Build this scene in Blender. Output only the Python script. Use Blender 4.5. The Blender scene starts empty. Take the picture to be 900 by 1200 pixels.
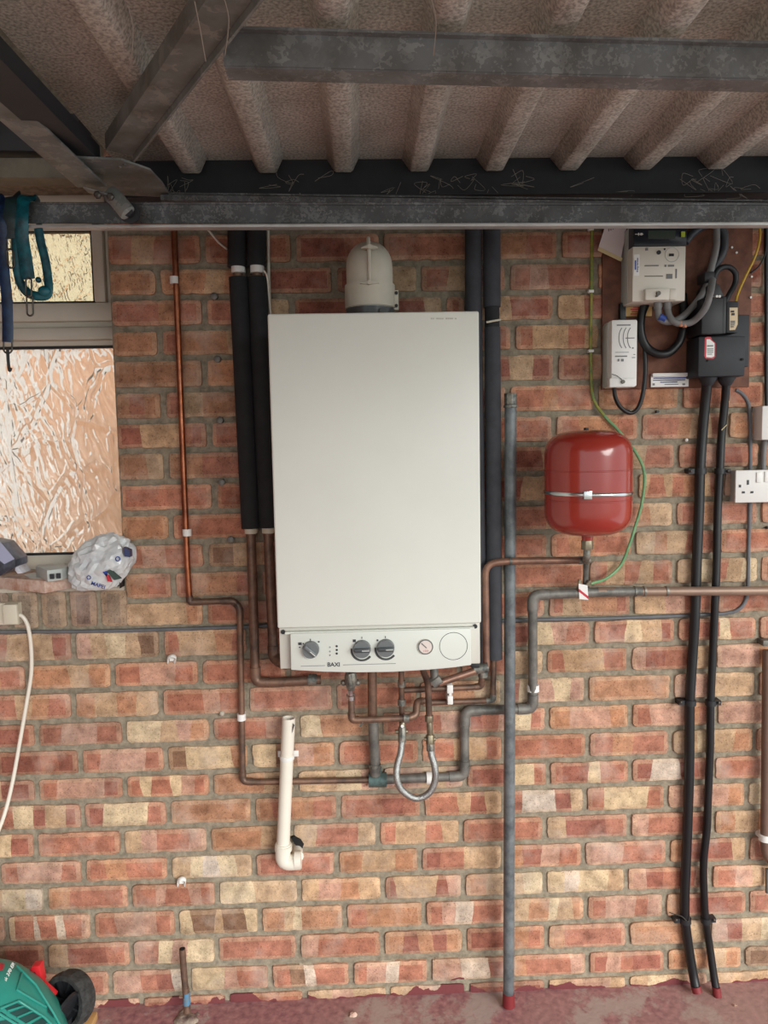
import bpy, bmesh, math, random
from mathutils import Vector, Matrix, noise
random.seed(7)
sc = bpy.context.scene
COL = sc.collection

# ------------------------------------------------------------------ camera model (photo 900 x 1200)
PITCH, YAW, ROLL, DIST, HC, FPX = 0.0882407, 0.0286359, -0.0188349, 1.87158, 1.42600, 869.39
ZOFF = 0.040
def _rot(p, y, r):
    fwd = Vector((math.sin(y)*math.cos(p), math.cos(y)*math.cos(p), -math.sin(p)))
    right = Vector((math.cos(y), -math.sin(y), 0)); up = right.cross(fwd)
    return math.cos(r)*right + math.sin(r)*up, -math.sin(r)*right + math.cos(r)*up, fwd
CR, CU, CF = _rot(PITCH, YAW, ROLL)
CAM = Vector((0, -DIST, HC + ZOFF))
def ray(px, py): return CF + CR*((px-450)/FPX) - CU*((py-600)/FPX)
def P(px, py, d=0.0):                      # world point seen at a pixel, d metres in front of the brick wall
    v = ray(px, py); return CAM + v*((-d + DIST)/v.y)
def PZ(px, py, z):                         # world point seen at a pixel, at height z
    v = ray(px, py); return CAM + v*((z-CAM.z)/v.z)
def rect(x0, y0, x1, y1, d):
    xm, ym = (x0+x1)/2, (y0+y1)/2
    return P(x0, ym, d).x, P(x1, ym, d).x, P(xm, y1, d).z, P(xm, y0, d).z
def mpp(d): return (DIST-d)/FPX            # metres per pixel

# ------------------------------------------------------------------ materials
def lin(c):
    return tuple(((v/255)/12.92 if v/255 <= .04045 else ((v/255+.055)/1.055)**2.4) for v in c) + (1,)
MATS = {}
def mat(name, rgb, rough=.5, metal=0, var=0, scale=30, bump=0, rgb2=None, spec=.5, coat=0):
    if name in MATS: return MATS[name]
    m = bpy.data.materials.new(name); m.use_nodes = True
    nt = m.node_tree; b = nt.nodes['Principled BSDF']
    b.inputs['Base Color'].default_value = lin(rgb); b.inputs['Roughness'].default_value = rough
    b.inputs['Metallic'].default_value = metal; b.inputs['Specular IOR Level'].default_value = spec
    if coat: b.inputs['Coat Weight'].default_value = coat; b.inputs['Coat Roughness'].default_value = .05
    if var or rgb2 or bump:
        tc = nt.nodes.new('ShaderNodeTexCoord'); n = nt.nodes.new('ShaderNodeTexNoise')
        n.inputs['Scale'].default_value = scale; n.inputs['Detail'].default_value = 6; n.inputs['Roughness'].default_value = .65
        nt.links.new(tc.outputs['Object'], n.inputs['Vector'])
        if var or rgb2:
            r = nt.nodes.new('ShaderNodeValToRGB'); nt.links.new(n.outputs['Fac'], r.inputs['Fac'])
            a = lin(rgb2) if rgb2 else tuple(c*(1-var) for c in lin(rgb)[:3])+(1,)
            r.color_ramp.elements[0].position = .36; r.color_ramp.elements[0].color = a
            r.color_ramp.elements[1].position = .62; r.color_ramp.elements[1].color = lin(rgb)
            nt.links.new(r.outputs['Color'], b.inputs['Base Color'])
        if bump:
            bp = nt.nodes.new('ShaderNodeBump'); bp.inputs['Strength'].default_value = bump; bp.inputs['Distance'].default_value = .004
            nt.links.new(n.outputs['Fac'], bp.inputs['Height']); nt.links.new(bp.outputs['Normal'], b.inputs['Normal'])
    MATS[name] = m; return m

def node_mat(name): 
    m = bpy.data.materials.new(name); m.use_nodes = True; MATS[name] = m
    return m, m.node_tree, m.node_tree.nodes['Principled BSDF']
def N(nt, t, **kw):
    n = nt.nodes.new('ShaderNode'+t)
    for k, v in kw.items():
        if k in n.inputs: n.inputs[k].default_value = v
        else: setattr(n, k, v)
    return n
def ramp(nt, fac, stops):
    r = nt.nodes.new('ShaderNodeValToRGB'); e = r.color_ramp.elements
    while len(e) < len(stops): e.new(.5)
    for i, (p, c) in enumerate(stops):
        e[i].position = p; e[i].color = c if len(c) == 4 else tuple(c)+(1,)
    nt.links.new(fac, r.inputs['Fac']); return r
def mixc(nt, mode, fac, a, b):
    m = nt.nodes.new('ShaderNodeMix'); m.data_type = 'RGBA'; m.blend_type = mode
    for i, v in ((0, fac), (6, a), (7, b)):
        if hasattr(v, 'is_output') or hasattr(v, 'links'): nt.links.new(v, m.inputs[i])
        else: m.inputs[i].default_value = v
    return m.outputs[2]

# brick: colour attribute per band, mottled by noise
m, nt, b = node_mat('brick'); tc = N(nt, 'TexCoord')
at = N(nt, 'Attribute', attribute_name='Col')
n1 = N(nt, 'TexNoise', Scale=27, Detail=8, Roughness=.7); n2 = N(nt, 'TexNoise', Scale=260, Detail=3, Roughness=.6); n3 = N(nt, 'TexNoise', Scale=9, Detail=5, Roughness=.6)
for n in (n1, n2, n3): nt.links.new(tc.outputs['Object'], n.inputs['Vector'])
c = mixc(nt, 'MULTIPLY', 1.0, at.outputs['Color'], ramp(nt, n1.outputs['Fac'], [(.30, (.55,.52,.50)), (.5, (.97,.96,.95)), (.68, (1.36,1.36,1.34))]).outputs['Color'])
c = mixc(nt, 'MULTIPLY', 1.0, c, ramp(nt, n2.outputs['Fac'], [(.33, (.55,.5,.48)), (.42, (1,1,1))]).outputs['Color'])
c = mixc(nt, 'MIX', ramp(nt, n3.outputs['Fac'], [(.52, (0,0,0)), (.76, (.50,.50,.50))]).outputs['Color'], c, (.60,.50,.42,1))
sx_ = N(nt, 'SeparateXYZ'); nt.links.new(tc.outputs['Object'], sx_.inputs[0])
nz_ = N(nt, 'TexNoise', Scale=7, Detail=6); nt.links.new(tc.outputs['Object'], nz_.inputs['Vector'])
ma = N(nt, 'Math', operation='MULTIPLY_ADD'); nt.links.new(nz_.outputs['Fac'], ma.inputs[0]); ma.inputs[1].default_value = -.16; nt.links.new(sx_.outputs[2], ma.inputs[2])
lt_ = N(nt, 'Math', operation='LESS_THAN'); nt.links.new(ma.outputs[0], lt_.inputs[0]); lt_.inputs[1].default_value = -.072
c = mixc(nt, 'MIX', lt_.outputs[0], c, lin((116,62,64)))
nt.links.new(c, b.inputs['Base Color']); b.inputs['Roughness'].default_value = .9; b.inputs['Specular IOR Level'].default_value = .2
bp = N(nt, 'Bump', Strength=.7, Distance=.003); nt.links.new(n1.outputs['Fac'], bp.inputs['Height'])
bp2 = N(nt, 'Bump', Strength=.5, Distance=.0015); nt.links.new(n2.outputs['Fac'], bp2.inputs['Height']); nt.links.new(bp.outputs['Normal'], bp2.inputs['Normal'])
nt.links.new(bp2.outputs['Normal'], b.inputs['Normal'])
M_BRICK = m
M_MORTAR = mat('mortar', (158,148,130), .95, 0, 0, 45, 1.0, rgb2=(122,114,99), spec=.1)

# galvanised steel with spangle
def galv(name, dark, light, scale, rough=.45, metal=.6):
    m, nt, b = node_mat(name); tc = N(nt, 'TexCoord')
    v = N(nt, 'TexVoronoi', Scale=scale); n = N(nt, 'TexNoise', Scale=12, Detail=6)
    dn = N(nt, 'TexNoise', Scale=scale*1.5, Detail=2)
    mx = mixc(nt, 'LINEAR_LIGHT', .03, tc.outputs['Object'], dn.outputs['Color'])
    nt.links.new(tc.outputs['Object'], dn.inputs['Vector']); nt.links.new(mx, v.inputs['Vector']); nt.links.new(tc.outputs['Object'], n.inputs['Vector'])
    sp = N(nt, 'SeparateColor'); nt.links.new(v.outputs['Color'], sp.inputs['Color'])
    c = ramp(nt, sp.outputs[0], [(.55, lin(dark)), (.95, lin(light))]).outputs['Color']
    c = mixc(nt, 'MULTIPLY', 1.0, c, ramp(nt, n.outputs['Fac'], [(.35, (.6,.56,.52)), (.6, (1,1,1))]).outputs['Color'])
    nt.links.new(c, b.inputs['Base Color']); b.inputs['Metallic'].default_value = metal; b.inputs['Roughness'].default_value = rough
    return m
M_GALV = galv('galvanised_steel', (124,127,128), (150,153,152), 60, .5, .3)
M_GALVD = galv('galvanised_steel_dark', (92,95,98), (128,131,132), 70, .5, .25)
M_ARM = galv('weathered_steel', (128,134,132), (150,153,149), 40, .55, .25)

# painted pressed panel with dusty droplets
m, nt, b = node_mat('dusty_door_panel'); tc = N(nt, 'TexCoord')
v = N(nt, 'TexVoronoi', Scale=230); n = N(nt, 'TexNoise', Scale=7, Detail=6); n4 = N(nt, 'TexNoise', Scale=190, Detail=3)
for q in (v, n, n4): nt.links.new(tc.outputs['Object'], q.inputs['Vector'])
c = ramp(nt, n4.outputs['Fac'], [(.36, lin((156,155,146))), (.62, lin((212,210,200)))]).outputs['Color']
c = mixc(nt, 'MULTIPLY', 1.0, c, ramp(nt, n.outputs['Fac'], [(.3, (.72,.70,.68)), (.65, (1.02,1,1))]).outputs['Color'])
nt.links.new(c, b.inputs['Base Color']); b.inputs['Roughness'].default_value = .6; b.inputs['Specular IOR Level'].default_value = .3
bp = N(nt, 'Bump', Strength=.35, Distance=.002); nt.links.new(n4.outputs['Fac'], bp.inputs['Height']); nt.links.new(bp.outputs['Normal'], b.inputs['Normal'])
M_PANEL = m

# red painted concrete floor, worn
m, nt, b = node_mat('worn_red_floor_paint'); tc = N(nt, 'TexCoord')
n = N(nt, 'TexNoise', Scale=5, Detail=10, Roughness=.72); n2 = N(nt, 'TexNoise', Scale=60, Detail=6); n3 = N(nt, 'TexNoise', Scale=1.6, Detail=4)
for q in (n, n2, n3): nt.links.new(tc.outputs['Object'], q.inputs['Vector'])
c = ramp(nt, n2.outputs['Fac'], [(.3, lin((124,78,84))), (.7, lin((170,120,120)))]).outputs['Color']
c = mixc(nt, 'MIX', ramp(nt, n.outputs['Fac'], [(.52, (0,0,0)), (.58, (.8,.8,.8))]).outputs['Color'], c, lin((168,154,146)))
c = mixc(nt, 'MIX', ramp(nt, n3.outputs['Fac'], [(.45, (0,0,0)), (.7, (.5,.5,.5))]).outputs['Color'], c, lin((170,146,132)))
nt.links.new(c, b.inputs['Base Color']); b.inputs['Roughness'].default_value = .75
bp = N(nt, 'Bump', Strength=.5, Distance=.003); nt.links.new(n2.outputs['Fac'], bp.inputs['Height']); nt.links.new(bp.outputs['Normal'], b.inputs['Normal'])
M_FLOOR = m

# patterned obscured glass: clear-ish glass with a raised leaf relief
def pattern_glass(name, scale, tint, dist=.02):
    m, nt, b = node_mat(name); tc = N(nt, 'TexCoord')
    mp = N(nt, 'Mapping'); nt.links.new(tc.outputs['Object'], mp.inputs['Vector']); mp.inputs['Scale'].default_value = (1,1,.6); mp.inputs['Rotation'].default_value = (0,.6,0)
    w = N(nt, 'TexNoise', Scale=scale*.55, Detail=3); nt.links.new(mp.outputs['Vector'], w.inputs['Vector'])
    mx = mixc(nt, 'LINEAR_LIGHT', .05, mp.outputs['Vector'], w.outputs['Color'])
    v = N(nt, 'TexVoronoi', Scale=scale, feature='DISTANCE_TO_EDGE'); nt.links.new(mx, v.inputs['Vector'])
    w2 = N(nt, 'TexWave', Scale=scale*1.2, Distortion=9, Detail=3); nt.links.new(mp.outputs['Vector'], w2.inputs['Vector'])
    r = ramp(nt, v.outputs['Distance'], [(0, (0,0,0)), (.10, (.75,.75,.75)), (.3, (1,1,1))])
    s = N(nt, 'Math', operation='MULTIPLY_ADD'); nt.links.new(w2.outputs['Fac'], s.inputs[0]); s.inputs[1].default_value = .35; nt.links.new(r.outputs['Color'], s.inputs[2])
    bp = N(nt, 'Bump', Strength=1, Distance=dist); nt.links.new(s.outputs[0], bp.inputs['Height'])
    nt.nodes.remove(b); out = nt.nodes['Material Output']
    rf = N(nt, 'BsdfRefraction', Roughness=.10, IOR=1.27); rf.inputs['Color'].default_value = lin(tint); nt.links.new(bp.outputs['Normal'], rf.inputs['Normal'])
    tl = N(nt, 'BsdfTranslucent'); tl.inputs['Color'].default_value = lin((236,226,214)); nt.links.new(bp.outputs['Normal'], tl.inputs['Normal'])
    gl = N(nt, 'BsdfGlossy', Roughness=.15); nt.links.new(bp.outputs['Normal'], gl.inputs['Normal'])
    m1 = N(nt, 'MixShader'); m1.inputs[0].default_value = .30; nt.links.new(rf.outputs[0], m1.inputs[1]); nt.links.new(tl.outputs[0], m1.inputs[2])
    m2 = N(nt, 'MixShader'); m2.inputs[0].default_value = .05; nt.links.new(m1.outputs[0], m2.inputs[1]); nt.links.new(gl.outputs[0], m2.inputs[2])
    nt.links.new(m2.outputs[0], out.inputs['Surface'])
    return m
M_GLASS = pattern_glass('leaf_patterned_glass', 11, (255,250,244))
M_GLASS2 = pattern_glass('fine_patterned_glass', 34, (255,244,218), .007)

M_WHITE = mat('white_enamel', (227,230,221), .38, 0, .04, 4)
M_WHITE2 = mat('control_panel_plastic', (217,221,213), .42)
M_UPVC = mat('upvc', (218,212,196), .4, 0, .10, 5)
M_PLW = mat('white_plastic', (232,232,228), .45)
M_PVC = mat('waste_pipe_plastic', (232,226,212), .4, 0, .05, 12)
M_CREAM = mat('aged_cream_plastic', (214,208,188), .45, 0, .06, 10)
M_FLUE = mat('flue_paint', (206,200,184), .5, 0, .12, 8)
M_BLACK = mat('black_plastic', (34,36,40), .5)
M_BLK2 = mat('black_plastic_dusty', (38,42,48), .6, 0, .3, 14)
M_FOAM = mat('foam_lagging', (40,41,44), .85, 0, .25, 30, .3)
M_FOAM2 = mat('grey_foam_lagging', (66,68,74), .85, 0, .25, 30, .3)
M_CABLE = mat('black_cable', (20,21,24), .42, 0, .2, 40)
M_COPPER = mat('copper', (176,110,78), .35, .85, 0, 18, .1, rgb2=(120,70,50))
M_TARN = mat('tarnished_copper', (140,110,92), .5, .55, 0, 22, .15, rgb2=(92,78,70))
M_TARNG = mat('grey_tarnished_pipe', (134,132,126), .55, .4, 0, 20, .2, rgb2=(92,92,88))
M_SOLDER = mat('solder_fitting', (150,146,136), .5, .6, 0, 60, .3, rgb2=(82,90,88))
M_VERD = mat('verdigris_brass', (96,122,118), .6, .4, 0, 70, .4, rgb2=(70,84,86))
M_BRASS = mat('dull_brass', (150,140,118), .45, .7, .3, 50, .2)
M_CHROME = mat('chrome', (205,208,208), .22, 1)
M_BRAID = mat('braided_steel', (178,180,178), .35, .85, .35, 320, .5)
M_STEELP = mat('grey_painted_steel_pipe', (122,128,130), .5, .25, 0, 26, .3, rgb2=(84,90,94))
M_RED = mat('red_gloss_paint', (158,48,37), .24, 0, .10, 6, coat=.5)
M_REDP = mat('red_floor_paint_daub', (120,34,38), .6)
M_DARK = mat('hole_shade_and_screw_black', (16,16,18), .8)  # near-black painted as shade in holes, also used on the cover screws
M_KNOB = mat('knob_grey', (112,116,118), .35, .2)
M_KNOBD = mat('knob_dark', (74,78,80), .35, .2)
M_INK = mat('ink', (46,48,54), .6)
M_INKL = mat('grey_ink', (120,122,124), .6)
M_BLUEINK = mat('blue_ink', (38,70,150), .5)
M_REDINK = mat('red_ink', (196,44,60), .5)
M_BOARD = mat('hardboard', (122,78,58), .7, 0, 0, 26, .2, rgb2=(92,56,42))
M_METER = mat('meter_plastic', (222,217,204), .45)
M_METERB = mat('meter_black', (18,26,38), .3)
M_LCD = mat('lcd_grey_green', (62,74,66), .25)
M_LIME = mat('lime_button', (178,200,60), .4)
M_GREYC = mat('grey_sheath_cable', (122,122,122), .5, 0, .1, 40)
M_YG = mat('yellow_sleeved_earth_wire', (158,150,62), .45, 0, 0, 60, rgb2=(96,128,66))
M_YEL = mat('yellow_earth_wire', (198,160,52), .45)
M_GREEN = mat('green_earth_wire', (96,150,104), .4, 0, 0, 50, rgb2=(124,168,118))
M_PAPER = mat('paper', (226,214,214), .8)
M_PAPERY = mat('paper_edge', (214,196,150), .8)
M_LABELY = mat('yellow_label', (206,170,110), .6)
M_PINK = mat('label_pink', (224,120,130), .6)
M_TEAL = mat('teal_webbing', (22,104,116), .35, 0, 0, 34, .3, rgb2=(8,48,58))
M_NAVY = mat('navy_webbing', (26,60,98), .4, 0, 0, 30, .3, rgb2=(12,26,52))
M_STRAPD = mat('dark_green_webbing', (40,62,64), .5, 0, 0, 30, .3, rgb2=(22,34,38))
M_LINK = mat('chain_steel', (96,92,86), .4, .7, .3, 60)
M_MOW = mat('green_mower_plastic', (46,142,128), .42, 0, .12, 14)
M_MOWR = mat('red_lever_plastic', (206,36,44), .4)
M_TYRE = mat('tyre_plastic', (62,63,62), .75, 0, 0, 70, .8, rgb2=(34,35,35))
M_STONE = mat('stone_tile', (214,192,178), .7, 0, 0, 30, .2, rgb2=(176,132,112))
M_GREYM = mat('light_grey_moulding', (186,192,188), .5)
M_BAG = mat('crumpled_plastic_bag', (226,229,228), .22, 0, 0, 16, .3, rgb2=(196,202,206))
M_FOIL = mat('clear_wrap', (214,216,226), .15, 0, 0, 18, .3, rgb2=(120,124,134))
M_OUT = mat('peach_render', (236,188,152), .9, 0, 0, 6, rgb2=(226,170,134))
M_SOIL = mat('driveway_concrete', (176,170,160), .9, 0, .15, 3)
M_SILL = mat('painted_sill_mortar', (196,188,172), .85, 0, .25, 25, .5)
M_WOOD = mat('dark_joist', (58,54,50), .8, 0, .3, 10)
M_WEB = mat('cobweb_silk', (150,144,134), .9)
M_TAN = mat('cardboard', (190,150,96), .8)
M_BLUEP = mat('blue_paint_tape', (36,130,190), .5)

# ------------------------------------------------------------------ mesh helpers (vertices in world space)
def join(*parts):
    V, F = [], []
    for v, f in parts:
        o = len(V); V += [Vector(p) for p in v]; F += [tuple(i+o for i in q) for q in f]
    return V, F
def box(x0, x1, y0, y1, z0, z1):
    v = [Vector(p) for p in ((x0,y0,z0),(x1,y0,z0),(x1,y1,z0),(x0,y1,z0),(x0,y0,z1),(x1,y0,z1),(x1,y1,z1),(x0,y1,z1))]
    return v, [(3,2,1,0),(4,5,6,7),(0,1,5,4),(1,2,6,5),(2,3,7,6),(3,0,4,7)]
def pbox(x0, y0, x1, y1, d0, d1, df=None):     # pixel rectangle measured at front depth d1, from d0 to d1 off the wall
    a, b_, c, d = rect(x0, y0, x1, y1, d1 if df is None else df); return box(a, b_, -d1, -d0, c, d)
def prism(poly, y0, y1):                        # poly: list of (x,z); between y0 (front) and y1
    n = len(poly); v = [Vector((x,y0,z)) for x,z in poly] + [Vector((x,y1,z)) for x,z in poly]
    f = [tuple(range(n)), tuple(range(2*n-1, n-1, -1))] + [(i, i+n, (i+1)%n+n, (i+1)%n) for i in range(n)]
    return v, f
def pprism(pts, d0, d1):                        # pixel outline at depth d1
    w = [P(x, y, d1) for x, y in pts]; return prism([(p.x, p.z) for p in w], -d1, -d0)
def hprism(pts, z0, z1):                        # outline (x,y) extruded in z
    n = len(pts); v = [Vector((x,y,z0)) for x,y in pts] + [Vector((x,y,z1)) for x,y in pts]
    f = [tuple(range(n-1,-1,-1)), tuple(range(n, 2*n))] + [(i, (i+1)%n, (i+1)%n+n, i+n) for i in range(n)]
    return v, f
def beam(a, b_, w, h, up=Vector((0,0,1))):      # oriented bar between two points
    t = (b_-a).normalized(); s = t.cross(up).normalized(); u = s.cross(t)
    v = []
    for p in (a, b_):
        for i, j in ((-1,-1),(1,-1),(1,1),(-1,1)): v.append(p + s*(i*w/2) + u*(j*h/2))
    return v, [(0,3,2,1),(4,5,6,7),(0,1,5,4),(1,2,6,5),(2,3,7,6),(3,0,4,7)]
def fillet(pts, r, n=6):
    pts = [Vector(p) for p in pts]
    if r <= 0 or len(pts) < 3: return pts
    out = [pts[0]]
    for i in range(1, len(pts)-1):
        a, b_, c = pts[i-1], pts[i], pts[i+1]
        la, lc = (a-b_).length, (c-b_).length; q = min(r, la*.48, lc*.48)
        p0 = b_ + (a-b_).normalized()*q; p1 = b_ + (c-b_).normalized()*q
        for k in range(n+1):
            t = k/n; out.append(p0*(1-t)**2 + b_*2*t*(1-t) + p1*t*t)
    out.append(pts[-1]); return out
def smooth_path(pts, n=8):                      # Catmull-Rom
    pts = [Vector(p) for p in pts]
    if len(pts) < 3: return pts
    q = [pts[0]*2-pts[1]] + pts + [pts[-1]*2-pts[-2]]; out = []
    for i in range(1, len(q)-2):
        p0, p1, p2, p3 = q[i-1:i+3]
        for k in range(n):
            t = k/n; out.append(.5*((2*p1)+(p2-p0)*t+(2*p0-5*p1+4*p2-p3)*t*t+(3*p1-p0-3*p2+p3)*t**3))
    out.append(pts[-1]); return out
def sweep(path, r, r2=None, seg=12, closed=False, taper=None, flat=False):
    n = len(path); r2 = r if r2 is None else r2
    V, F = [], []; side = None
    for i, p in enumerate(path):
        if closed: t = path[(i+1)%n]-path[i-1]
        else: t = path[min(i+1, n-1)]-path[max(i-1, 0)]
        t = t.normalized()
        if side is None:
            side = t.cross(Vector((0,1,0)))
            if side.length < .2: side = t.cross(Vector((1,0,0)))
        if flat:
            q = t.cross(Vector((0,1,0)))
            if i == 0: side = Vector((1,0,0))
            if q.length > .3: q.normalize(); side = q if q.dot(side) >= 0 else -q
        side = (side - t*side.dot(t)).normalized(); up = side.cross(t)
        k = taper[i] if taper else 1
        for j in range(seg):
            a = 2*math.pi*j/seg; V.append(p + side*(math.cos(a)*r*k) + up*(math.sin(a)*r2*k))
    for i in range(n if closed else n-1):
        for j in range(seg):
            a = i*seg+j; b_ = i*seg+(j+1)%seg; c = ((i+1)%n)*seg
            F.append((a, c+j, c+(j+1)%seg, b_))
    if not closed:
        F.append(tuple(range(seg))); F.append(tuple(reversed(range((n-1)*seg, n*seg))))
    return V, F
def cyl(a, b_, r, seg=20, r2=None):
    a, b_ = Vector(a), Vector(b_); v, f = sweep([a, b_], r, seg=seg, taper=[1, (r2 or r)/r]); return v, f
def lathe(profile, origin, axis='Z', seg=40):   # profile (r, h)
    V, F = [], []
    for r, h in profile:
        for j in range(seg):
            a = 2*math.pi*j/seg
            if axis == 'Z': p = Vector((r*math.cos(a), r*math.sin(a), h))
            else: p = Vector((r*math.cos(a), -h, r*math.sin(a)))      # axis out of the wall
            V.append(Vector(origin)+p)
    for i in range(len(profile)-1):
        for j in range(seg):
            F.append((i*seg+j, i*seg+(j+1)%seg, (i+1)*seg+(j+1)%seg, (i+1)*seg+j))
    F.append(tuple(reversed(range(seg)))); F.append(tuple(range((len(profile)-1)*seg, len(profile)*seg)))
    return V, F
def sphere(c, r, seg=20, sy=1, sz=1):
    pr = [(max(1e-4, r*math.cos(a)), r*sz*math.sin(a)) for a in [(-.5+i/14)*math.pi for i in range(15)]]
    v, f = lathe(pr, c, 'Z', seg)
    if sy != 1: v = [Vector((p.x, c[1]+(p.y-c[1])*sy, p.z)) for p in v]
    return v, f

def O(name, vf, mt, parent=None, smooth=False, bevel=0, origin=None, bevseg=2):
    v, f = vf; me = bpy.data.meshes.new(name)
    if parent is not None: org = parent['_o'] if '_o' in parent else parent.matrix_world.translation
    elif origin is not None: org = origin
    else:
        xs = [p[0] for p in v]; ys = [p[1] for p in v]; zs = [p[2] for p in v]
        org = ((min(xs)+max(xs))/2, (min(ys)+max(ys))/2, min(zs))
    org = Vector(org)
    me.from_pydata([tuple(Vector(p)-org) for p in v], [], f); me.validate()
    bm = bmesh.new(); bm.from_mesh(me); bmesh.ops.recalc_face_normals(bm, faces=bm.faces)
    if bevel:
        es = [e for e in bm.edges if len(e.link_faces) == 2 and e.calc_face_angle(0) > .6]
        bmesh.ops.bevel(bm, geom=es, offset=bevel, segments=bevseg, affect='EDGES', profile=.5, clamp_overlap=True)
    bm.to_mesh(me); bm.free()
    for p in me.polygons: p.use_smooth = smooth or bool(bevel)
    me.materials.append(mt)
    if smooth or bevel: me.set_sharp_from_angle(angle=.7)
    o = bpy.data.objects.new(name, me); COL.objects.link(o)
    if parent is not None: o.parent = parent
    else: o.location = org
    o['_o'] = list(org)
    return o
def tag(o, label, cat, group=None, kind=None):
    o['label'] = label; o['category'] = cat
    if group: o['group'] = group
    if kind: o['kind'] = kind
    return o
def thing(name, label, cat, loc, group=None):
    o = bpy.data.objects.new(name, None); COL.objects.link(o); o.location = Vector(loc); o.empty_display_size = .02
    o['_o'] = list(loc); return tag(o, label, cat, group)
def struct(o): o['kind'] = 'structure'; return o

def text(name, body, px, py, d, h, mt, parent, rot=0, center=True, out=.0006, tilt=None):
    cu = bpy.data.curves.new(name, 'FONT'); cu.offset = h*.012 if body == 'BAXI' or body == 'MAPEI' else 0; cu.body = body; cu.size = h; cu.extrude = .0004
    if center: cu.align_x = 'CENTER'; cu.align_y = 'CENTER'
    to = bpy.data.objects.new(name, cu); COL.objects.link(to)
    dg = bpy.context.evaluated_depsgraph_get(); me = bpy.data.meshes.new_from_object(to.evaluated_get(dg))
    bpy.data.objects.remove(to)
    if tilt is None:
        p = P(px, py, d+out); mw = Matrix.Translation(p) @ Matrix.Rotation(rot, 4, 'Y') @ Matrix.Rotation(math.pi/2, 4, 'X')
    else: mw = tilt
    org = Vector(parent['_o'])
    me.transform(Matrix.Translation(-org) @ mw); me.materials.clear(); me.materials.append(mt)
    o = bpy.data.objects.new(name, me); COL.objects.link(o); o.parent = parent; o['_o'] = list(org); return o
def bars(name, rows, d, mt, parent, out=.0008, th=.0005):   # printed marks: list of pixel rects
    return O(name, join(*[pbox(*r, d, d+out+th) for r in rows]), mt, parent)
def ringp(cx, cy, d, r_px, w_px, th=.001):
    p = P(cx, cy, d); r = r_px*mpp(d); w = w_px*mpp(d)
    path = [p + Vector((math.cos(a)*r, 0, math.sin(a)*r)) for a in [2*math.pi*i/48 for i in range(48)]]
    return sweep(path, w/2, th, 6, closed=True)
def disc(cx, cy, d0, d1, r_px, seg=32, r2=None):
    p = P(cx, cy, d1); r = r_px*mpp(d1)
    return lathe([(r, d0), (r if r2 is None else r2*mpp(d1), d1)], (p.x, 0, p.z), 'Y', seg)

def pipe(parent, pts, r_px, d, mt, fil=.022, name='tube', fit=None, fitname='elbow_fitting', fk=1.16, seg=14):
    """pipe along pixel points (x,y[,depth]); fittings at the corners as parts"""
    w = [P(q[0], q[1], q[2] if len(q) > 2 else d) for q in pts]; r = r_px*mpp(d)
    o = O(name, sweep(fillet(w, fil, 7), r, seg=seg), mt, parent, smooth=True)
    if fit:
        for i in range(1, len(w)-1):
            a, b_, c = w[i-1], w[i], w[i+1]
            ang = (a-b_).angle(c-b_)
            if ang > 2.6: continue
            L = fil*1.35
            ta, tc_ = (a-b_).normalized(), (c-b_).normalized()
            pth = fillet([b_+ta*min(L,(a-b_).length*.8), b_, b_+tc_*min(L,(c-b_).length*.8)], fil, 7)
            O(fitname, sweep(pth, r*fk, seg=seg), fit, parent, smooth=True)
    return o
def clip(parent, x, y, d, r_px, mt, hpx=9, name='pipe_clip', horiz=False):
    """saddle clip wrapping a pipe, with its foot on the wall"""
    p = P(x, y, d); r = (r_px+1.4)*mpp(d); h = hpx*mpp(d)/2
    if not horiz:
        ringv = lathe([(r, -h), (r, h)], p, 'Z', 20); foot = box(p.x-r*.7, p.x+r*.7, p.y, -.001, p.z-h*.8, p.z+h*.8)
    else:
        path = [p+Vector((-h,0,0)), p+Vector((h,0,0))]; ringv = sweep(path, r, seg=20); foot = box(p.x-h*.8, p.x+h*.8, p.y, -.001, p.z-r*.7, p.z+r*.7)
    return O(name, join(ringv, foot), mt, parent, smooth=True)
def collar(parent, x, y, d, r_px, mt, hpx=5, name='pipe_coupling', dirp=(0,1)):
    p = P(x, y, d); q = P(x+dirp[0]*hpx, y+dirp[1]*hpx, d); c = (q-p)*.5
    return O(name, sweep([p-c, p+c], r_px*mpp(d), seg=16), mt, parent, smooth=True)

# ------------------------------------------------------------------ THE SETTING: brick wall
JL = {-13:273,-12:313.3,-11:349,-10:385,-9:420,-8:456.7,-7:493.3,-6:527.8,-5:564.4,-4:600.4,-3:635,-2:668,-1:702.7,0:735,1:771.7,2:805,3:840,4:871.7,5:905,6:935,7:968,8:1000.7,9:1031.7,10:1063.3,11:1097.3,12:1130,13:1164}
JR = {0:722.7,1:755,2:788,3:822,4:854,5:886.7,6:918,7:950,8:981.7,9:1014,10:1045,11:1076.7,12:1109,13:1140,-1:687.7,-2:653.3,-3:620,-4:586.7,-5:552.3,-6:518.3,-7:482.7,-8:447,-9:411,-10:376.5,-11:342,-12:305,-13:268}
def joint(k, x):
    if k < -13: return joint(-13, x) + .078*(-13-k)
    if k > 13: return joint(13, x) - .072*(k-13)
    a, b_ = P(200, JL[k]), P(740, JR[k]); t = (x-a.x)/(b_.x-a.x); t = max(-.6, min(1.5, t))
    return a.z + (b_.z-a.z)*t
def midy(k, px):
    k0 = max(-13, min(12, k-1)); t = (px-200)/540
    f = lambda q: JL[q]+(JR[q]-JL[q])*t
    return (f(k0)+f(k0+1))/2 + (35 if k > 13 else 0) - (38 if k < -12 else 0)
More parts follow.
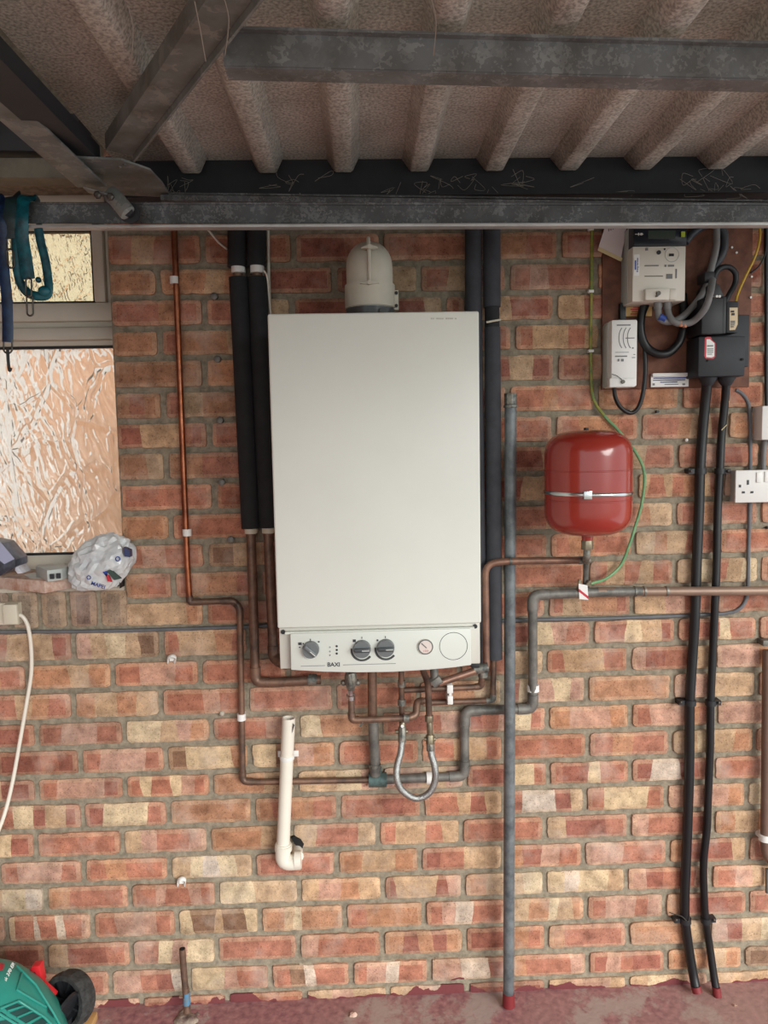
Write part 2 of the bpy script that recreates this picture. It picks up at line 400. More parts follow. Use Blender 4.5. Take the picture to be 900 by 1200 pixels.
ROWS = {
-15:"135 ro 240 or 344 rr 447 rr 552 or 655 rr 757 r 860 pr 965",
-14:"135 ro 188 rr 290 or 392 rr 490 rr 594 rr 697 rr 797 r 897 r",
-13:"135 ro 240 or 344 rr 447 rr 552 or 655 rr 757 r 860 pr 965",
-12:"132 rbrr 238 ror 344 Rr 447 rrrr 552 oor 655 Rr 757 rr 860 rp 965",
-11:"132 oo 186 oobo 290 RR 392 Rb 490.7 rbr 594.5 rprr 697 rr 797 rR 897 rr",
-10:"132 rror 240 rob 342 RR 444 RRb 520 r 547 bbRR 650 bRb 752 rr 853 rp 953",
-9:"132 oo 188 roob 290 or 392 rr 498 rr 601 rbbrb 703 rr 804 rrr 905",
-8:"132 oooo 240 obb 342 rr 444 rr 547 bRbR 651 rob 753 rr 852 rb 953",
-7:"132 oro 192 rboo 294 rr 395 rr 497 rr 595 rrorr 698 oroo 797 rrrr 897 rr",
-6:"135 RRbbbrR 245.5 rro 348 rr 450 rr 549 orr 649 roor 749 rrobr 851 oro 951",
-5:"138 oob 196 oorrr 298 rr 400 rr 500 rr 592 RRbRr 692 rbr 791.7 rpRr 890 rr",
-4:"140 rrrr 251.8 rrR 350 rr 450 rr 547 RRb 645 rrr 745 brbrobr 845 rrr 950",
-3:"142 ooo 201 rrrr 303 RR 400 rr 500 rr 588 rrbr 688 rrob 790 rorr 889 ro",
-2:"143 rprr 242 dbo 345 RR 445 rr 543 rr 643 rorr 741.7 bobrr 841 rrr 941",
-1:"145 or 204 roor 305 RR 400 rr 490 rr 588 rrrr 688 rbrbr 790 byrby 889 rb",
0:"148 bbbo 240.7 rr 340 RR 440 rr 540 rr 640 rboor 740 bbprr 838 rro 938",
1:"-13 rbbR 87 pbybd 190 rbbor 292 rr 392 rr 493 rr 593 Rypr 693 rRybR 791.7 rrRyrr 887 rr 987",
2:"-65 ror 33 oobo 133 rppr 235 rrr 338 rrRr 438 rrr 538 rb 638 rbbr 737 pRrrb 836 ppob 935",
3:"-10 rbor 87 obob 189 rrpr 290 rrrr 392 Rrrr 490 rob 589 Rypyp 687 oooo 787 ppbb 885.7 rr",
4:"-53 ryRr 44 rppr 146 yybpo 248 rrp 349 yoob 446 rRrp 543 Rrpyr 641 oppo 738 rppor 838 pppp 937",
5:"-5 RRrR 95 rppr 195 dyyyo 293 ydpo 395 rrrr 492 rrbbr 590 rrrr 688 rorr 785 bybo 883 rr",
6:"-57 pbR 44 rppR 147 ryrypr 248 oob 347 bbyp 447 ppbp 545 RRRyyr 642 rRRyrr 738 RwwRr 835 rrpy 935",
7:"-2 ryRbR 98 Ryyr 198 oooo 297 oror 397 rrRr 495 rrbRb 590 rwwRb 685 ryyyr 780 pppo 874 yb 970",
8:"-57 bbyR 43 rrrr 144 bprrp 245 oob 342 brrb 443 rbbrb 540 rrrr 637.7 bRRr 737 prrR 835 oboo 935",
9:"0 rppr 99 rorr 199 bywyb 298 rRrr 395 obbo 492 Rrbb 590 oRpr 683 pprr 782 oRRRb 875 rr 970",
10:"-46 dbyw 54 orrr 153 rrprrpr 255 yybb 351 bpob 449 RbbbRp 543 obby 638 ywyyb 733 pRrRp 832 rpby 930",
11:"-90 rr 9 yrrwrrwrrp 109 rppr 208 yddbddy 305 oobyoooo 404 rooo 497 rpwrr 594 bbooybbo 686 rpprp 778 oRRr 875 rr 972",
12:"-45 odRR 55 bRRr 155 rrypyy 254 rrrr 350 prrr 448 oRoRo 544 RRor 640 orrr 735 ooob 830 pRbyy 930",
13:"-60 rr 33 rrr 130 pprRw 222 yyprr 317 rdwrr 412 rpwrr 503 ppwwR 597 orrrp 688 RprRR 780 obobo 870 dRd 965",
14:"-30 dd 65 pp 167 rr 267 rr 358 bpb 455 bpp 547 RR 640 bppb 735 bybp 830 bb 930",
15:"-30 dd 65 pp 167 rr 267 rr 358 bpb 455 bpp 547 RR 640 bppb 735 bybp 830 bb 930"}
PAL = {'r':(176,112,90),'R':(154,92,77),'o':(184,130,96),'b':(190,157,121),'y':(208,186,148),'p':(190,146,126),'d':(130,98,76),'w':(206,190,172),'g':(152,136,118),'v':(130,110,102)}
PXO = P(138, 500).x                            # right edge of the window opening
PAL = {k: tuple((a*.87+m_*.13)*.90+(sum(v)/3)*.10 for a, m_ in zip(v, (180,140,118))) for k, v in PAL.items()}
bv, bf, bc = [], [], []
def brick(xl, xr, zb, zt, bands, depth=.0, up=False):
    """zb, zt: functions of x. grid front with rounded worn arrises, sides back to the mortar"""
    W = xr-xl; nx = max(3, int(W/.0115)); nz = 6
    if up: nx, nz = 4, 10
    nb = len(bands)
    cuts = [0]+[(q+random.uniform(-.2, .2))/nb for q in range(1, nb)]+[1]
    ul = [i/nx for i in range(nx+1)]; own = {}
    for q in range(1, nb):
        i = min(range(1, nx), key=lambda i: abs(ul[i]-cuts[q]))
        if i not in own: ul[i] = cuts[q]; own[i] = random.uniform(-.05, .05)
        else: cuts[q] = ul[i]
    base = len(bv); tone = random.uniform(.86, 1.10); yo = random.uniform(-.002, .0015); hs = random.uniform(-.04, .05)
    seed = random.random()*100
    hb = zt((xl+xr)/2)-zb((xl+xr)/2); rr = .009
    for i in range(nx+1):
        for j in range(nz+1):
            w = j/nz; u = ul[i]+own.get(i, 0)*(w-.5)*(1+.6*math.sin(w*5+seed)); x = xl+W*u; z0, z1 = zb(x), zt(x); z = z0+(z1-z0)*w
            ex = min(u, 1-u)*W; ez = min(w, 1-w)*hb
            xx, zz, y = x, z, -.0085+yo
            if i in (0, nx) or j in (0, nz):
                n = noise.noise(Vector((x*26+seed, z*26, seed)))*.0034 + noise.noise(Vector((x*90, z*90+seed, seed)))*.0016
                if j in (0, nz): zz += (1 if j == 0 else -1)*abs(n)*1.2
                if i in (0, nx): xx += (1 if i == 0 else -1)*abs(n)*1.2
                if i in (0, nx) and j in (0, nz):
                    k = .0022; xx += (1 if i == 0 else -1)*k; zz += (1 if j == 0 else -1)*k
                y += .0035
            else: y += noise.noise(Vector((x*30+seed, z*30, 3)))*.0016
            bv.append(Vector((xx, y-depth, zz)))
    idx = lambda i, j: base+i*(nz+1)+j
    def colr(i, j):
        u = (ul[i]+ul[i+1])/2
        q = 0
        while q < nb-1 and u > cuts[q+1]: q += 1
        c = PAL[bands[q]]; l = lin(c); t = tone*(1+.07*noise.noise(Vector((q*5.1+seed, 0, 0))))
        e = 1.0
        if (j in (0, nz-1) or i in (0, nx-1)): l = tuple(a*.68+b_*.32 for a, b_ in zip(l, lin((206,178,148))))
        return (l[0]*t*(1+hs), l[1]*t, l[2]*t*(1-hs), 1)
    for i in range(nx):
        for j in range(nz):
            bf.append((idx(i,j), idx(i+1,j), idx(i+1,j+1), idx(i,j+1))); bc.append(colr(i, j))
    # sides
    rim = [(i,0) for i in range(nx+1)]+[(nx,j) for j in range(1,nz+1)]+[(i,nz) for i in range(nx-1,-1,-1)]+[(0,j) for j in range(nz-1,0,-1)]
    b2 = len(bv)
    for i, j in rim:
        v = bv[idx(i,j)]; bv.append(Vector((v.x+(.001 if i == nx else -.001 if i == 0 else 0), .004, v.z)))
    n = len(rim)
    for q in range(n):
        a, c = rim[q], rim[(q+1)%n]
        bf.append((idx(*a), b2+q, b2+(q+1)%n, idx(*c))); bc.append(colr(min(a[0], nx-1), min(a[1], nz-1)))
MG = .0066
for k, s in ROWS.items():
    tk = s.split(); items = [(float(tk[i]), tk[i+1] if i+1 < len(tk) else None) for i in range(0, len(tk), 2)]
    xs = [P(px, midy(k, px)).x for px, _ in items]; bd = [q for _, q in items]
    xs2, bd2 = [], []
    for i in range(len(xs)-1): xs2.append((xs[i], xs[i+1], bd[i]))
    x = xs[-1]
    if bd[-1]: xs2.append((x, x+.2275, bd[-1])); x += .2275
    while x < 2.5: xs2.append((x, x+.2275, random.choice(['rr','rbr','pr','orb','rR']))); x += .2275
    if k >= 1:
        x = xs[0]
        while x > -1.7: xs2.append((x-.2275, x, random.choice(['rr','rbr','pr','orb']))); x -= .2275
    for a, c, bands in xs2:
        if k <= 0 and a < PXO+.05: a = PXO-MG+.001*(k % 3)
        if c-a < .03: continue
        lo = joint(k, 0); up_ = joint(k-1, 0)
        extra = .004 if k == 13 else 0
        brick(a+MG, c-MG, lambda x, k=k: joint(k, x)+MG, lambda x, k=k, e=extra: joint(k-1, x)-MG-e, bands)
# soldier course under the window
zs_top = P(80, 690).z
sx = [P(x, 712).x for x in (152, 117, 81, 47.6, 13.5)]
while sx[-1] > -1.6: sx.append(sx[-1]-.078)
for i in range(len(sx)-1):
    brick(sx[i+1]+MG*.8, sx[i]-MG*.8, lambda x: joint(0, x)+MG, lambda x: zs_top-.004, ['g','v','g','g','v'][i % 5], up=True)
me = bpy.data.meshes.new('wall_back_bricks')
me.from_pydata([tuple(v) for v in bv], [], bf)
ca = me.color_attributes.new('Col', 'FLOAT_COLOR', 'CORNER')
for p, c in zip(me.polygons, bc):
    for li in p.loop_indices: ca.data[li].color = c
    p.use_smooth = True
nb = len(me.polygons)
# mortar body with opening, joined into the same wall mesh
ZTOP = 2.5; ZW = P(60, 208).z
XL, XRR = -1.62, 2.6
mv, mf = join(box(XL, XRR, .0, .20, -.15, zs_top-.004), box(PXO-.002, XRR, .0, .20, zs_top-.004, ZTOP), box(XL, PXO-.002, .0, .20, ZW, ZTOP))
# mortar faces subdivided a little by noise is unnecessary: the bump does it
bm = bmesh.new(); bm.from_mesh(me)
base = [bm.verts.new(v) for v in mv]
for f in mf:
    q = bm.faces.new([base[i] for i in f]); q.material_index = 1
bmesh.ops.recalc_face_normals(bm, faces=[f for f in bm.faces if f.material_index == 1])
bm.to_mesh(me); bm.free()
me.materials.append(M_BRICK); me.materials.append(M_MORTAR)
me.set_sharp_from_angle(angle=.9)
wall = bpy.data.objects.new('wall_back', me); COL.objects.link(wall); struct(wall)

struct(O('floor', box(XL-.1, 2.7, -3.2, .20, -.12, 0), M_FLOOR, origin=(0,0,0)))
struct(O('wall_left_unseen', box(XL-.10, XL, -2.9, .20, -.1, ZTOP), mat('left_wall_brick', (150,100,80), .9, 0, .3, 20), origin=(XL,0,0)))  # unseen side wall, added to darken the left of the brickwork
struct(O('ceiling', box(XL-.1, 2.7, -2.9, .20, ZTOP, ZTOP+.05), M_WOOD, origin=(0,0,ZTOP)))
g = O('driveway', hprism([(-14,-16),(14,-16),(14,-3.2),(-14,-3.2)], -.14, -.02), M_SOIL, origin=(0,-2.6,-.02)); struct(g)
# outside, beyond the window
struct(O('trim_1', box(PXO+.002-1.6, PXO-.003, -.004, .12, zs_top-.006, zs_top+.004), M_SILL))
o = O('neighbouring_wall', box(P(30,500,-1.9).x, .9, 1.9, 2.1, -.2, 1.95), M_OUT, origin=(-1.3,2,-.2)); struct(o)
g = O('side_path', hprism([(-14,.21),(14,.21),(14,14),(-14,14)], -.3, -.2), mat('pale_paving', (220,190,168), .9), origin=(0,2,-.2)); struct(g)

# ------------------------------------------------------------------ window
WD = -.12                                   # frame face behind the wall face
wz0 = zs_top+.004; wz1 = ZW
xr = PXO-.003
zt_mid0, zt_mid1 = P(60, 406, WD).z, P(60, 356, WD).z
ztop_in = P(60, 271, WD).z; zbot_in = P(60, 650, WD).z
xin_low = P(140, 530, WD).x; xin_up = P(110, 310, WD).x
win = bpy.data.objects.new('window_1', None); COL.objects.link(win); win.location = (xr-.5, .09, wz0); win['_o'] = [xr-.5, .09, wz0]; struct(win)
F0, F1 = -WD, -WD+.06
fr = [box(XL, xr, F0, F1, wz0, zbot_in), box(xin_low, xr, F0, F1, zbot_in, zt_mid0), box(XL, xr, F0, F1, zt_mid0, zt_mid1+.0), box(xin_up+.03, xr, F0, F1, zt_mid1, wz1), box(XL, xr, F0, F1, ztop_in+.02, wz1)]
O('window_frame', join(*fr), M_UPVC, win, bevel=.004)
sash = [box(XL, xin_up+.05, F0-.014, F0+.03, P(60, 378, WD).z, zt_mid1), box(xin_up, xin_up+.03, F0-.014, F0+.03, zt_mid1, ztop_in+.02), box(XL, xin_up+.03, F0-.014, F0+.03, ztop_in, ztop_in+.04)]
O('opening_sash', join(*sash), M_UPVC, win, bevel=.005)
O('transom_bar', box(XL, xr, F0-.02, F0, P(60, 400, WD).z, P(60, 385, WD).z), M_UPVC, win, bevel=.005)
gk = [box(XL, xin_low+.003, F0-.001, F0+.01, zbot_in-.001, zbot_in+.005), box(xin_low-.003, xin_low+.003, F0-.001, F0+.01, zbot_in, zt_mid0), box(XL, xin_low, F0-.001, F0+.01, zt_mid0-.006, zt_mid0), box(XL, xin_up, F0-.010, F0+.004, zt_mid1, zt_mid1+.004), box(xin_up-.003, xin_up, F0-.010, F0+.004, zt_mid1, ztop_in), box(XL, xin_up, F0-.010, F0+.004, ztop_in-.006, ztop_in)]
O('glazing_gasket', join(*gk), M_BLACK, win)
O('lower_pane', box(XL, xin_low, F0+.014, F0+.018, zbot_in, zt_mid0), M_GLASS, win)
O('upper_pane', box(XL, xin_up, F0+.010, F0+.014, zt_mid1, ztop_in), M_GLASS2, win)

# ------------------------------------------------------------------ overhead garage door (open, seen from below)
ZP = HC+ZOFF+.634; ZRB = HC+ZOFF+.600; YE = -.165; YB = -2.75  # unseen outer end of the panel stretched outward to shade the wall top
door = thing('garage_door', 'open overhead garage door of dusty ribbed steel hanging level above everything', 'garage door', (0, -1.1, ZP))
dxl = P(98, 181, .36).x; dxr = 1.75
ribx = [P(403, 218, -YE).x + i*.1655 for i in range(-4, 10)]
# profile across x: flat with trapezoid ribs
prof = [(dxl, ZP)]
for x in ribx:
    if x-.05 < dxl or x+.05 > dxr: continue
    prof += [(x-.036, ZP), (x-.021, ZRB+.003), (x-.016, ZRB), (x+.016, ZRB), (x+.021, ZRB+.003), (x+.036, ZP)]
prof.append((dxr, ZP))
ys = [YE, YE-.02, -.6, -1.2, YB]; V = []; F = []
for i, y in enumerate(ys):
    for x, z in prof:
        zz = ZP if i == 0 else z
        V.append(Vector((x, y, zz)))
for i, y in enumerate(ys[:1]): pass
n = len(prof)
top = len(V)
for y in ys:
    for x, z in prof: V.append(Vector((x, y, ZP+.0035)))
for L, off in ((0, 0), (1, top)):
    for i in range(len(ys)-1):
        for j in range(n-1):
            a = off+i*n+j; F.append((a, a+1, a+n+1, a+n))
O('ribbed_panel', (V, F), M_PANEL, door, smooth=True)
# rear edge channel (dark) and its pale lip
zc = P(450, 231, -YE).z
O('edge_channel', join(box(dxl-.02, dxr, YE-.002, YE+.03, zc, ZP+.01), box(dxl-.02, dxr, YE-.02, YE+.03, zc-.003, zc)), M_BLK2, door)
la, lb = P(190, 234, .20), P(905, 244, .20)
O('edge_lip', join(beam(la, lb, .03, .012), beam(P(190, 229, .19), P(905, 238, .19), .03, .004)), M_GALVD, door)
# cross member
a, b_ = P(262, 57, .77), P(1000, 76, .73)
ca_, cb = Vector((a.x, a.y, a.z)), Vector((b_.x, b_.y, b_.z))
O('cross_beam', join(beam(ca_, cb, .004, .047), beam(ca_+Vector((0,.018,-.0235)), cb+Vector((0,.018,-.0235)), .036, .004), beam(ca_+Vector((0,-.006,.022)), cb+Vector((0,-.006,.022)), .014, .004)), M_GALV, door)
# diagonal brace
da, db = P(287, -25, .93), P(141, 178, .40)
dz = Vector((0,0,.022))
O('diagonal_brace', join(beam(da, db, .046, .004), beam(da+Vector((.021,.014,-.0)), db+Vector((.021,.014,0)), .004, .026), beam(da+Vector((-.021,-.014,.012)), db+Vector((-.021,-.014,.012)), .004, .03)), M_ARM, door)
# dark side channel and lifting arm
sa, sb = P(-40, 44, .88), P(98, 180, .36)
O('side_channel', beam(sa, sb, .062, .03), M_BLK2, door)
aa, ab = P(-40, 83, .76), P(108, 218, .30)
O('lifting_arm', join(beam(aa, ab, .058, .005), beam(aa+Vector((-.029,0,.012)), ab+Vector((-.029,0,.012)), .004, .028)), M_ARM, door, bevel=.001)
pl = [P(x, y, .30) for x, y in ((78,186),(142,188),(176,199),(188,212),(200,231),(112,226))]
pz = sum(p.z for p in pl)/len(pl)
pl = [PZ(x, y, pz-.002) for x, y in ((78,184),(142,187),(176,199),(190,214),(201,231),(112,227))]
O('gusset_plate', hprism([(p.x, p.y) for p in pl], pz-.003, pz+.001), M_ARM, door)
brk = O('pivot_bracket', join(beam(P(100, 222, .33), P(135, 232, .33), .004, .03, Vector((0,1,0))), sweep([P(128, 226, .33), P(136, 233, .34), P(150, 250, .36)], .017, .010, seg=12)), M_ARM, door, bevel=.002)
c = P(152, 250, .345); O('roller', join(lathe([(.020, 0), (.020, .008)], (c.x, c.y+.004, c.z), 'Y'), lathe([(.010, .0), (.010, .016)], (c.x, c.y, c.z), 'Y')), M_BLACK, brk, smooth=True)
for x, y in ((115, 229), (130, 231)):
    c = P(x, y, .35); O('bolt', lathe([(.0075, 0), (.0075, .006), (.004, .008)], (c.x, c.y, c.z), 'Y', 6), M_LINK, brk)
rv = [PZ(x, y, pz-.004) for x, y in ((78,190),(140,196),(146,193),(60,170),(30,140))]
O('rivet', join(*[sphere(p, .004, 8, 1, .5) for p in rv]), M_SOLDER, door, smooth=True)
# fixed steel rail across the opening (straps hang over it)
ra, rb = P(-60, 252, .30), P(960, 252.5, .30)
rail = thing('steel_rail', 'galvanised steel rail spanning the whole wall just below the open garage door', 'rail', (0, -.3, ra.z))
h1 = .0
rl0, rl1 = P(-60, 250, .30), P(960, 251, .30)
O('web', beam(rl0, rl1, .004, .040), M_GALVD, rail)
O('bottom_flange', beam(P(-60, 267.5, .31), P(960, 263.5, .31), .024, .006), mat('flange_lit_tone', (196,198,196), .4, .3, .25, 12), rail, bevel=.001)  # light catching the lower lip is put into a paler steel colour
O('top_flange', beam(P(-60, 240, .295), P(960, 240.5, .295), .022, .005), M_GALVD, rail, bevel=.001)
# structure left beyond arm: lintel members
struct(O('trim_2', beam(P(-80, 201, .12), P(100, 202, .12), .05, .042), mat('dusty_lintel', (128,122,108), .7, .1, .3, 18)))
struct(O('trim_3', beam(P(-80, 162, .10), P(100, 164, .10), .08, .08), mat('dark_lintel', (66,68,70), .6, .2, .3, 14)))

# cobwebs
webs = []
for i in range(46):
    x = random.choice([random.gauss(200, 12), random.gauss(345, 14), random.gauss(500, 30), random.gauss(620, 60), random.gauss(835, 25)]); y = random.uniform(205, 228)
    p = [P(x, y, .172)]
    for k in range(3): p.append(P(x+random.uniform(-16, 16), y+random.uniform(-10, 12), .175))
    webs.append(sweep(smooth_path(p, 4), .00045, seg=4))
for x0, y0 in ((150, 5), (228, 2), (505, -5), (262, -5)):
    p = [P(x0, y0, .9), P(x0+6, y0+30, .86), P(x0+random.uniform(-6, 14), y0+70, .8)]; webs.append(sweep(smooth_path(p, 6), .0009, seg=4))
tag(O('cobweb', join(*webs), M_WEB), 'wispy grey cobwebs clinging along the dark rear edge of the garage door', 'cobweb', kind='stuff')

# ------------------------------------------------------------------ boiler
BD = .33
x0, x1, _, z1 = rect(312, 366, 562, 400, BD); xa, xb, z0, _ = rect(326, 700, 563.5, 733.5, BD)
X0, X1 = (x0+xa)/2, (x1+xb)/2
boil = thing('boiler', 'large white wall-hung boiler with a control panel along its bottom edge', 'boiler', ((X0+X1)/2, 0, z0-.11))
zbb = P(440, 781, BD-.012).z
O('casing', box(X0, X1, -BD, -.02, z0, z1), M_WHITE, boil, bevel=.004, bevseg=3)
O('chassis', join(box(X0+.002, X1-.001, -(BD-.012), -.02, zbb, z0-.0015)), mat('chassis_white', (206,204,194), .45), boil, bevel=.002)
cp = [(340,742.5),(552,736.5),(552.5,779.5),(530,782.6),(500,785.2),(460,787.6),(420,788.2),(380,787.4),(341,785.2)]
O('control_panel', pprism(cp, BD-.012, BD+.006), M_WHITE2, boil, bevel=.002)
O('panel_lip', pprism([(334,741),(556,735),(556,737.5),(334,743.5)], BD-.012, BD+.002), M_WHITE2, boil)
for i, (kx, ky, kr, ang) in enumerate(((363.8,762.6,10.3,.75), (424.2,761.8,10.8,0.0), (452.2,760.6,10.8,0.0))):
    if i: 
        p = P(kx, ky, BD+.006); r = (kr+1.6)*mpp(BD)
        pa = [p+Vector((math.cos(a)*r, -.001, math.sin(a)*r)) for a in [math.radians(170+k*8) for k in range(20)]]
        O('dial_scale', sweep(pa, .0022, .0008, seg=6), M_KNOBD, boil)
    kb = O('knob', disc(kx, ky, BD+.006, BD+.018, kr, r2=kr*.93), M_KNOB, boil, smooth=True)
    p = P(kx, ky, BD+.018); c, s = math.cos(ang), math.sin(ang); r = kr*mpp(BD)
    a = p+Vector((-c*r*.86, .002, s*r*.86)); q = p+Vector((c*r*.86, .002, -s*r*.86))
    O('grip', beam(a, q, r*.42, .02, Vector((0,1,0))), M_KNOB if i == 0 else M_KNOBD, kb, bevel=.0015)
    O('pointer', beam(p+Vector((0,-.008,0)), p+Vector((c*r*.8,-.008,-s*r*.8)), .0012, .002, Vector((0,1,0))), M_PLW, kb)
for sx_, sy_ in ((331.5, 740.8), (557, 734.2)):
    O('screw', disc(sx_, sy_, BD-.012, BD-.008, 2.6, 12), M_BLACK, boil)
O('gauge_bezel', join(disc(498.6, 758.2, BD+.006, BD+.009, 9.6)), M_CREAM, boil, smooth=True)
gg = O('pressure_gauge', disc(498.6, 758.2, BD+.009, BD+.010, 7.6), mat('gauge_face', (226,214,206), .3), boil)
O('gauge_ring', ringp(498.6, 758.2, BD+.009, 8.6, 1.4), M_KNOB, gg)
O('needle', beam(P(494, 754, BD+.0112), P(500, 759.5, BD+.0112), .0012, .0006, Vector((0,1,0))), M_INK, gg)
text('gauge_marking', '1 2 3', 499, 763, BD+.010, .005, M_REDINK, gg)
O('blanking_ring', ringp(531.4, 757.2, BD+.006, 16.7, .7, .0006), M_KNOBD, boil, smooth=True)
text('badge', 'BAXI', 391.0, 779.0, BD+.006, .0125, M_INK, boil, rot=0.02)
O('badge_line', join(*[pbox(*r, BD+.006, BD+.0068) for r in ((352.5,780.2,381,780.7),(402,778.2,464,778.7))]), M_INKL, boil)
for r_ in ((386.6,758.2),(386.6,763.2),(386.6,767.6)): text('panel_symbol', 'o', *r_, BD+.006, .006, M_INK, boil)
O('indicator_light', join(*[disc(394.6, y, BD+.006, BD+.0072, 1.3, 10) for y in (757.4, 761.8, 766)]), M_BLACK, boil)
bars('dial_mark', [(349.5,753,353.5,756),(354.6,753.6,356,755),(363.3,748.8,364.3,751),(372.5,751.5,374.5,753),(350.5,758,352,759.2),(413.5,749.5,417,752.5),(423.7,746.4,424.5,748.6),(441.5,749.5,443.5,751.5),(451.3,745.5,452.1,747.8)], BD+.006, M_INK, boil)
bars('embossed_mark', [(505+i*2.2, 372.6, 506.4+i*2.2, 374) for i in range(14) if i % 5 != 2], BD, mat('embossing', (196,192,180), .5), boil)
O('cable_gland', join(pbox(552, 776, 562, 783, .20, BD-.03)), M_BLACK, boil, bevel=.002)

# flue elbow
fx = P(433.5, 345, .19)
flue = thing('flue_elbow', 'beige domed flue elbow rising from the boiler top and turning into the bricks', 'flue', (fx.x, fx.y, z1))
rf = 26.6*mpp(.19); zt_f = P(432, 277, .19).z
pth = [Vector((fx.x, fx.y, z1+.005)), Vector((fx.x, fx.y, zt_f-.085))]
cz = zt_f-.085
for k in range(1, 13):
    a = math.pi/2*k/12; R_ = .085-rf+rf*1.0
    pth.append(Vector((fx.x, fx.y+.055*(1-math.cos(a)), cz+(.085-rf)*math.sin(a))))
pth.append(Vector((fx.x, .02, cz+.085-rf)))
O('elbow_body', sweep(pth, rf, seg=36), M_FLUE, flue, smooth=True)
zk0, zk1 = P(433, 362, .19).z, P(433, 335, .19).z
cl = O('clamp_band', join(lathe([(rf+.001, zk0-fx.z+.0), (rf+.004, zk0-fx.z), (rf+.004, zk1-fx.z), (rf+.001, zk1-fx.z)], fx, 'Z', 36), pbox(458, 340, 467, 363, .18, .20)), M_FLUE, flue, smooth=True)
for y in (343, 358): O('screw', disc(464.5, y, .20, .205, 1.9, 10), M_BLACK, cl)
O('collar', lathe([(rf+.003, z1-fx.z), (rf+.003, zk0-fx.z-.002)], fx, 'Z', 30), M_KNOBD, flue, smooth=True)
yf = -fx.y+rf
O('seam_rib', join(sweep([P(433.2, 334, yf+.002), P(432.6, 300, yf+.002), P(432, 287, yf-.006), P(431.6, 279, yf-.024)], .0042, .005, seg=8)), M_FLUE, flue, smooth=True)
for y in (289, 331):
    w = 10 if y < 300 else 11; yf = -fx.y+rf+(.004 if y > 300 else -.001)
    O('lug', join(pprism([(433-w, y+1), (433-3, y-1.8), (433+3, y-1.8), (433+w, y+.6), (433, y+2.2)], yf-.012, yf+.004), disc(433, y-.5, yf, yf+.010, 2.4, 12)), M_FLUE, flue)
for x in (436, 449): O('port_grommet', disc(x, 364.5, .20, .248, 4.2, 16), M_KNOBD, flue)

# ------------------------------------------------------------------ heating pipes left of the boiler
LC = .022
cpipe = thing('copper_pipe', 'thin bright copper pipe dropping beside the window then stepping right and along to the valves', 'pipe', P(205, 500, 0))
pipe(cpipe, [(201.5, 205), (219.5, 660), (222.4, 704.5)], 3.6, LC, M_COPPER, .015)
pipe(cpipe, [(222.3, 698), (222.6, 705.5), (273, 704), (281, 712), (282.3, 780), (284.5, 915.5), (300, 916.5), (405, 914.5), (432, 914)], 3.7, LC, M_TARN, .02, name='tarnished_run', fit=M_TARN)
for x, y in ((204.4, 328.5), (219.2, 624), (283.0, 840)): clip(cpipe, x, y, LC, 3.8, M_PLW, 8)

LB = .045
def lagged(name, label, runs, grp=None):
    t = thing(name, label, 'pipe', P(runs[0][1][0], 500, 0), grp)
    return t
lp = thing('lagged_pipe', 'left one of the two black foam-covered pipes left of the boiler', 'pipe', P(285, 600, 0))
pipe(lp, [(277.5, 200, LB), (277.6, 313, LB)], 10.6, LB, M_FOAM, 0, name='foam_sleeve', seg=22)
pipe(lp, [(279.6, 325.5, LB), (294, 619, LB)], 11.0, LB, M_FOAM, 0, name='foam_sleeve', seg=22)
pipe(lp, [(278.0, 305, LB), (294, 625, LB), (299.5, 799, LB), (320, 799.5, LB), (376, 796.5, LB)], 5.6, LB, M_TARN, .028, fit=M_TARN)
clip(lp, 279.2, 315.5, LB, 6.6, M_PLW, 9); clip(lp, 294.2, 622, LB, 6.2, M_CREAM, 6)
collar(lp, 366, 796.5, LB, 6.8, M_SOLDER, 10, dirp=(1,0), name='compression_joint')
lp2 = thing('lagged_pipe', 'foam-covered pipe pressed against the left edge of the boiler casing', 'pipe', P(310, 600, 0))
pipe(lp2, [(300.3, 200, LB), (300.5, 312, LB)], 10.6, LB, M_FOAM, 0, name='foam_sleeve', seg=22)
pipe(lp2, [(301.6, 325, LB), (314.5, 618, LB)], 10.8, LB, M_FOAM, 0, name='foam_sleeve', seg=22)
pipe(lp2, [(300.8, 304, LB), (314.2, 625, LB), (320.5, 770, LB), (332, 778, LB+.02), (350, 778, .12)], 5.8, LB, M_TARN, .022, fit=M_TARN)
clip(lp2, 301.4, 315.5, LB, 6.6, M_PLW, 9); clip(lp2, 314.6, 621.5, LB, 6.4, M_CREAM, 6)

# right of boiler
rp1 = thing('lagged_pipe', 'foam-covered pipe running down behind the right edge of the boiler casing', 'pipe', P(555, 600, 0))
pipe(rp1, [(554.5, 200), (554.8, 360), (561.5, 780)], 9.8, LB, M_FOAM2, 0, name='foam_sleeve', seg=22)
rp2 = thing('lagged_pipe', 'foam-covered pipe with a cable tie, between the boiler and the grey steel pipe', 'pipe', P(577, 600, 0))
pipe(rp2, [(576, 200), (576.5, 360)], 10, LB+.005, M_FOAM2, 0, name='foam_sleeve', seg=22)
pipe(rp2, [(577, 384), (579.5, 772)], 9.3, LB+.005, M_FOAM2, 0, name='foam_sleeve', seg=22)
pipe(rp2, [(576.4, 350), (576.8, 390)], 8.6, LB+.005, M_FOAM, 0, name='sleeve_joint')
pipe(rp2, [(570, 377.5, LB+.03), (587, 374.5, LB+.03)], 1.2, LB+.03, M_CREAM, 0, name='cable_tie')
pipe(rp2, [(578.5, 765, LB-.01), (578.6, 770, LB-.01), (577.4, 820.5, LB-.015), (560, 821.5, LB-.02), (503, 823.5, LB-.02)], 3.5, LB, M_TARN, .012, fit=M_SOLDER)
gp = thing('steel_pipe', 'tall grey steel pipe standing from the red floor up beside the boiler', 'pipe', P(597, 1180, .05))
GP = .062
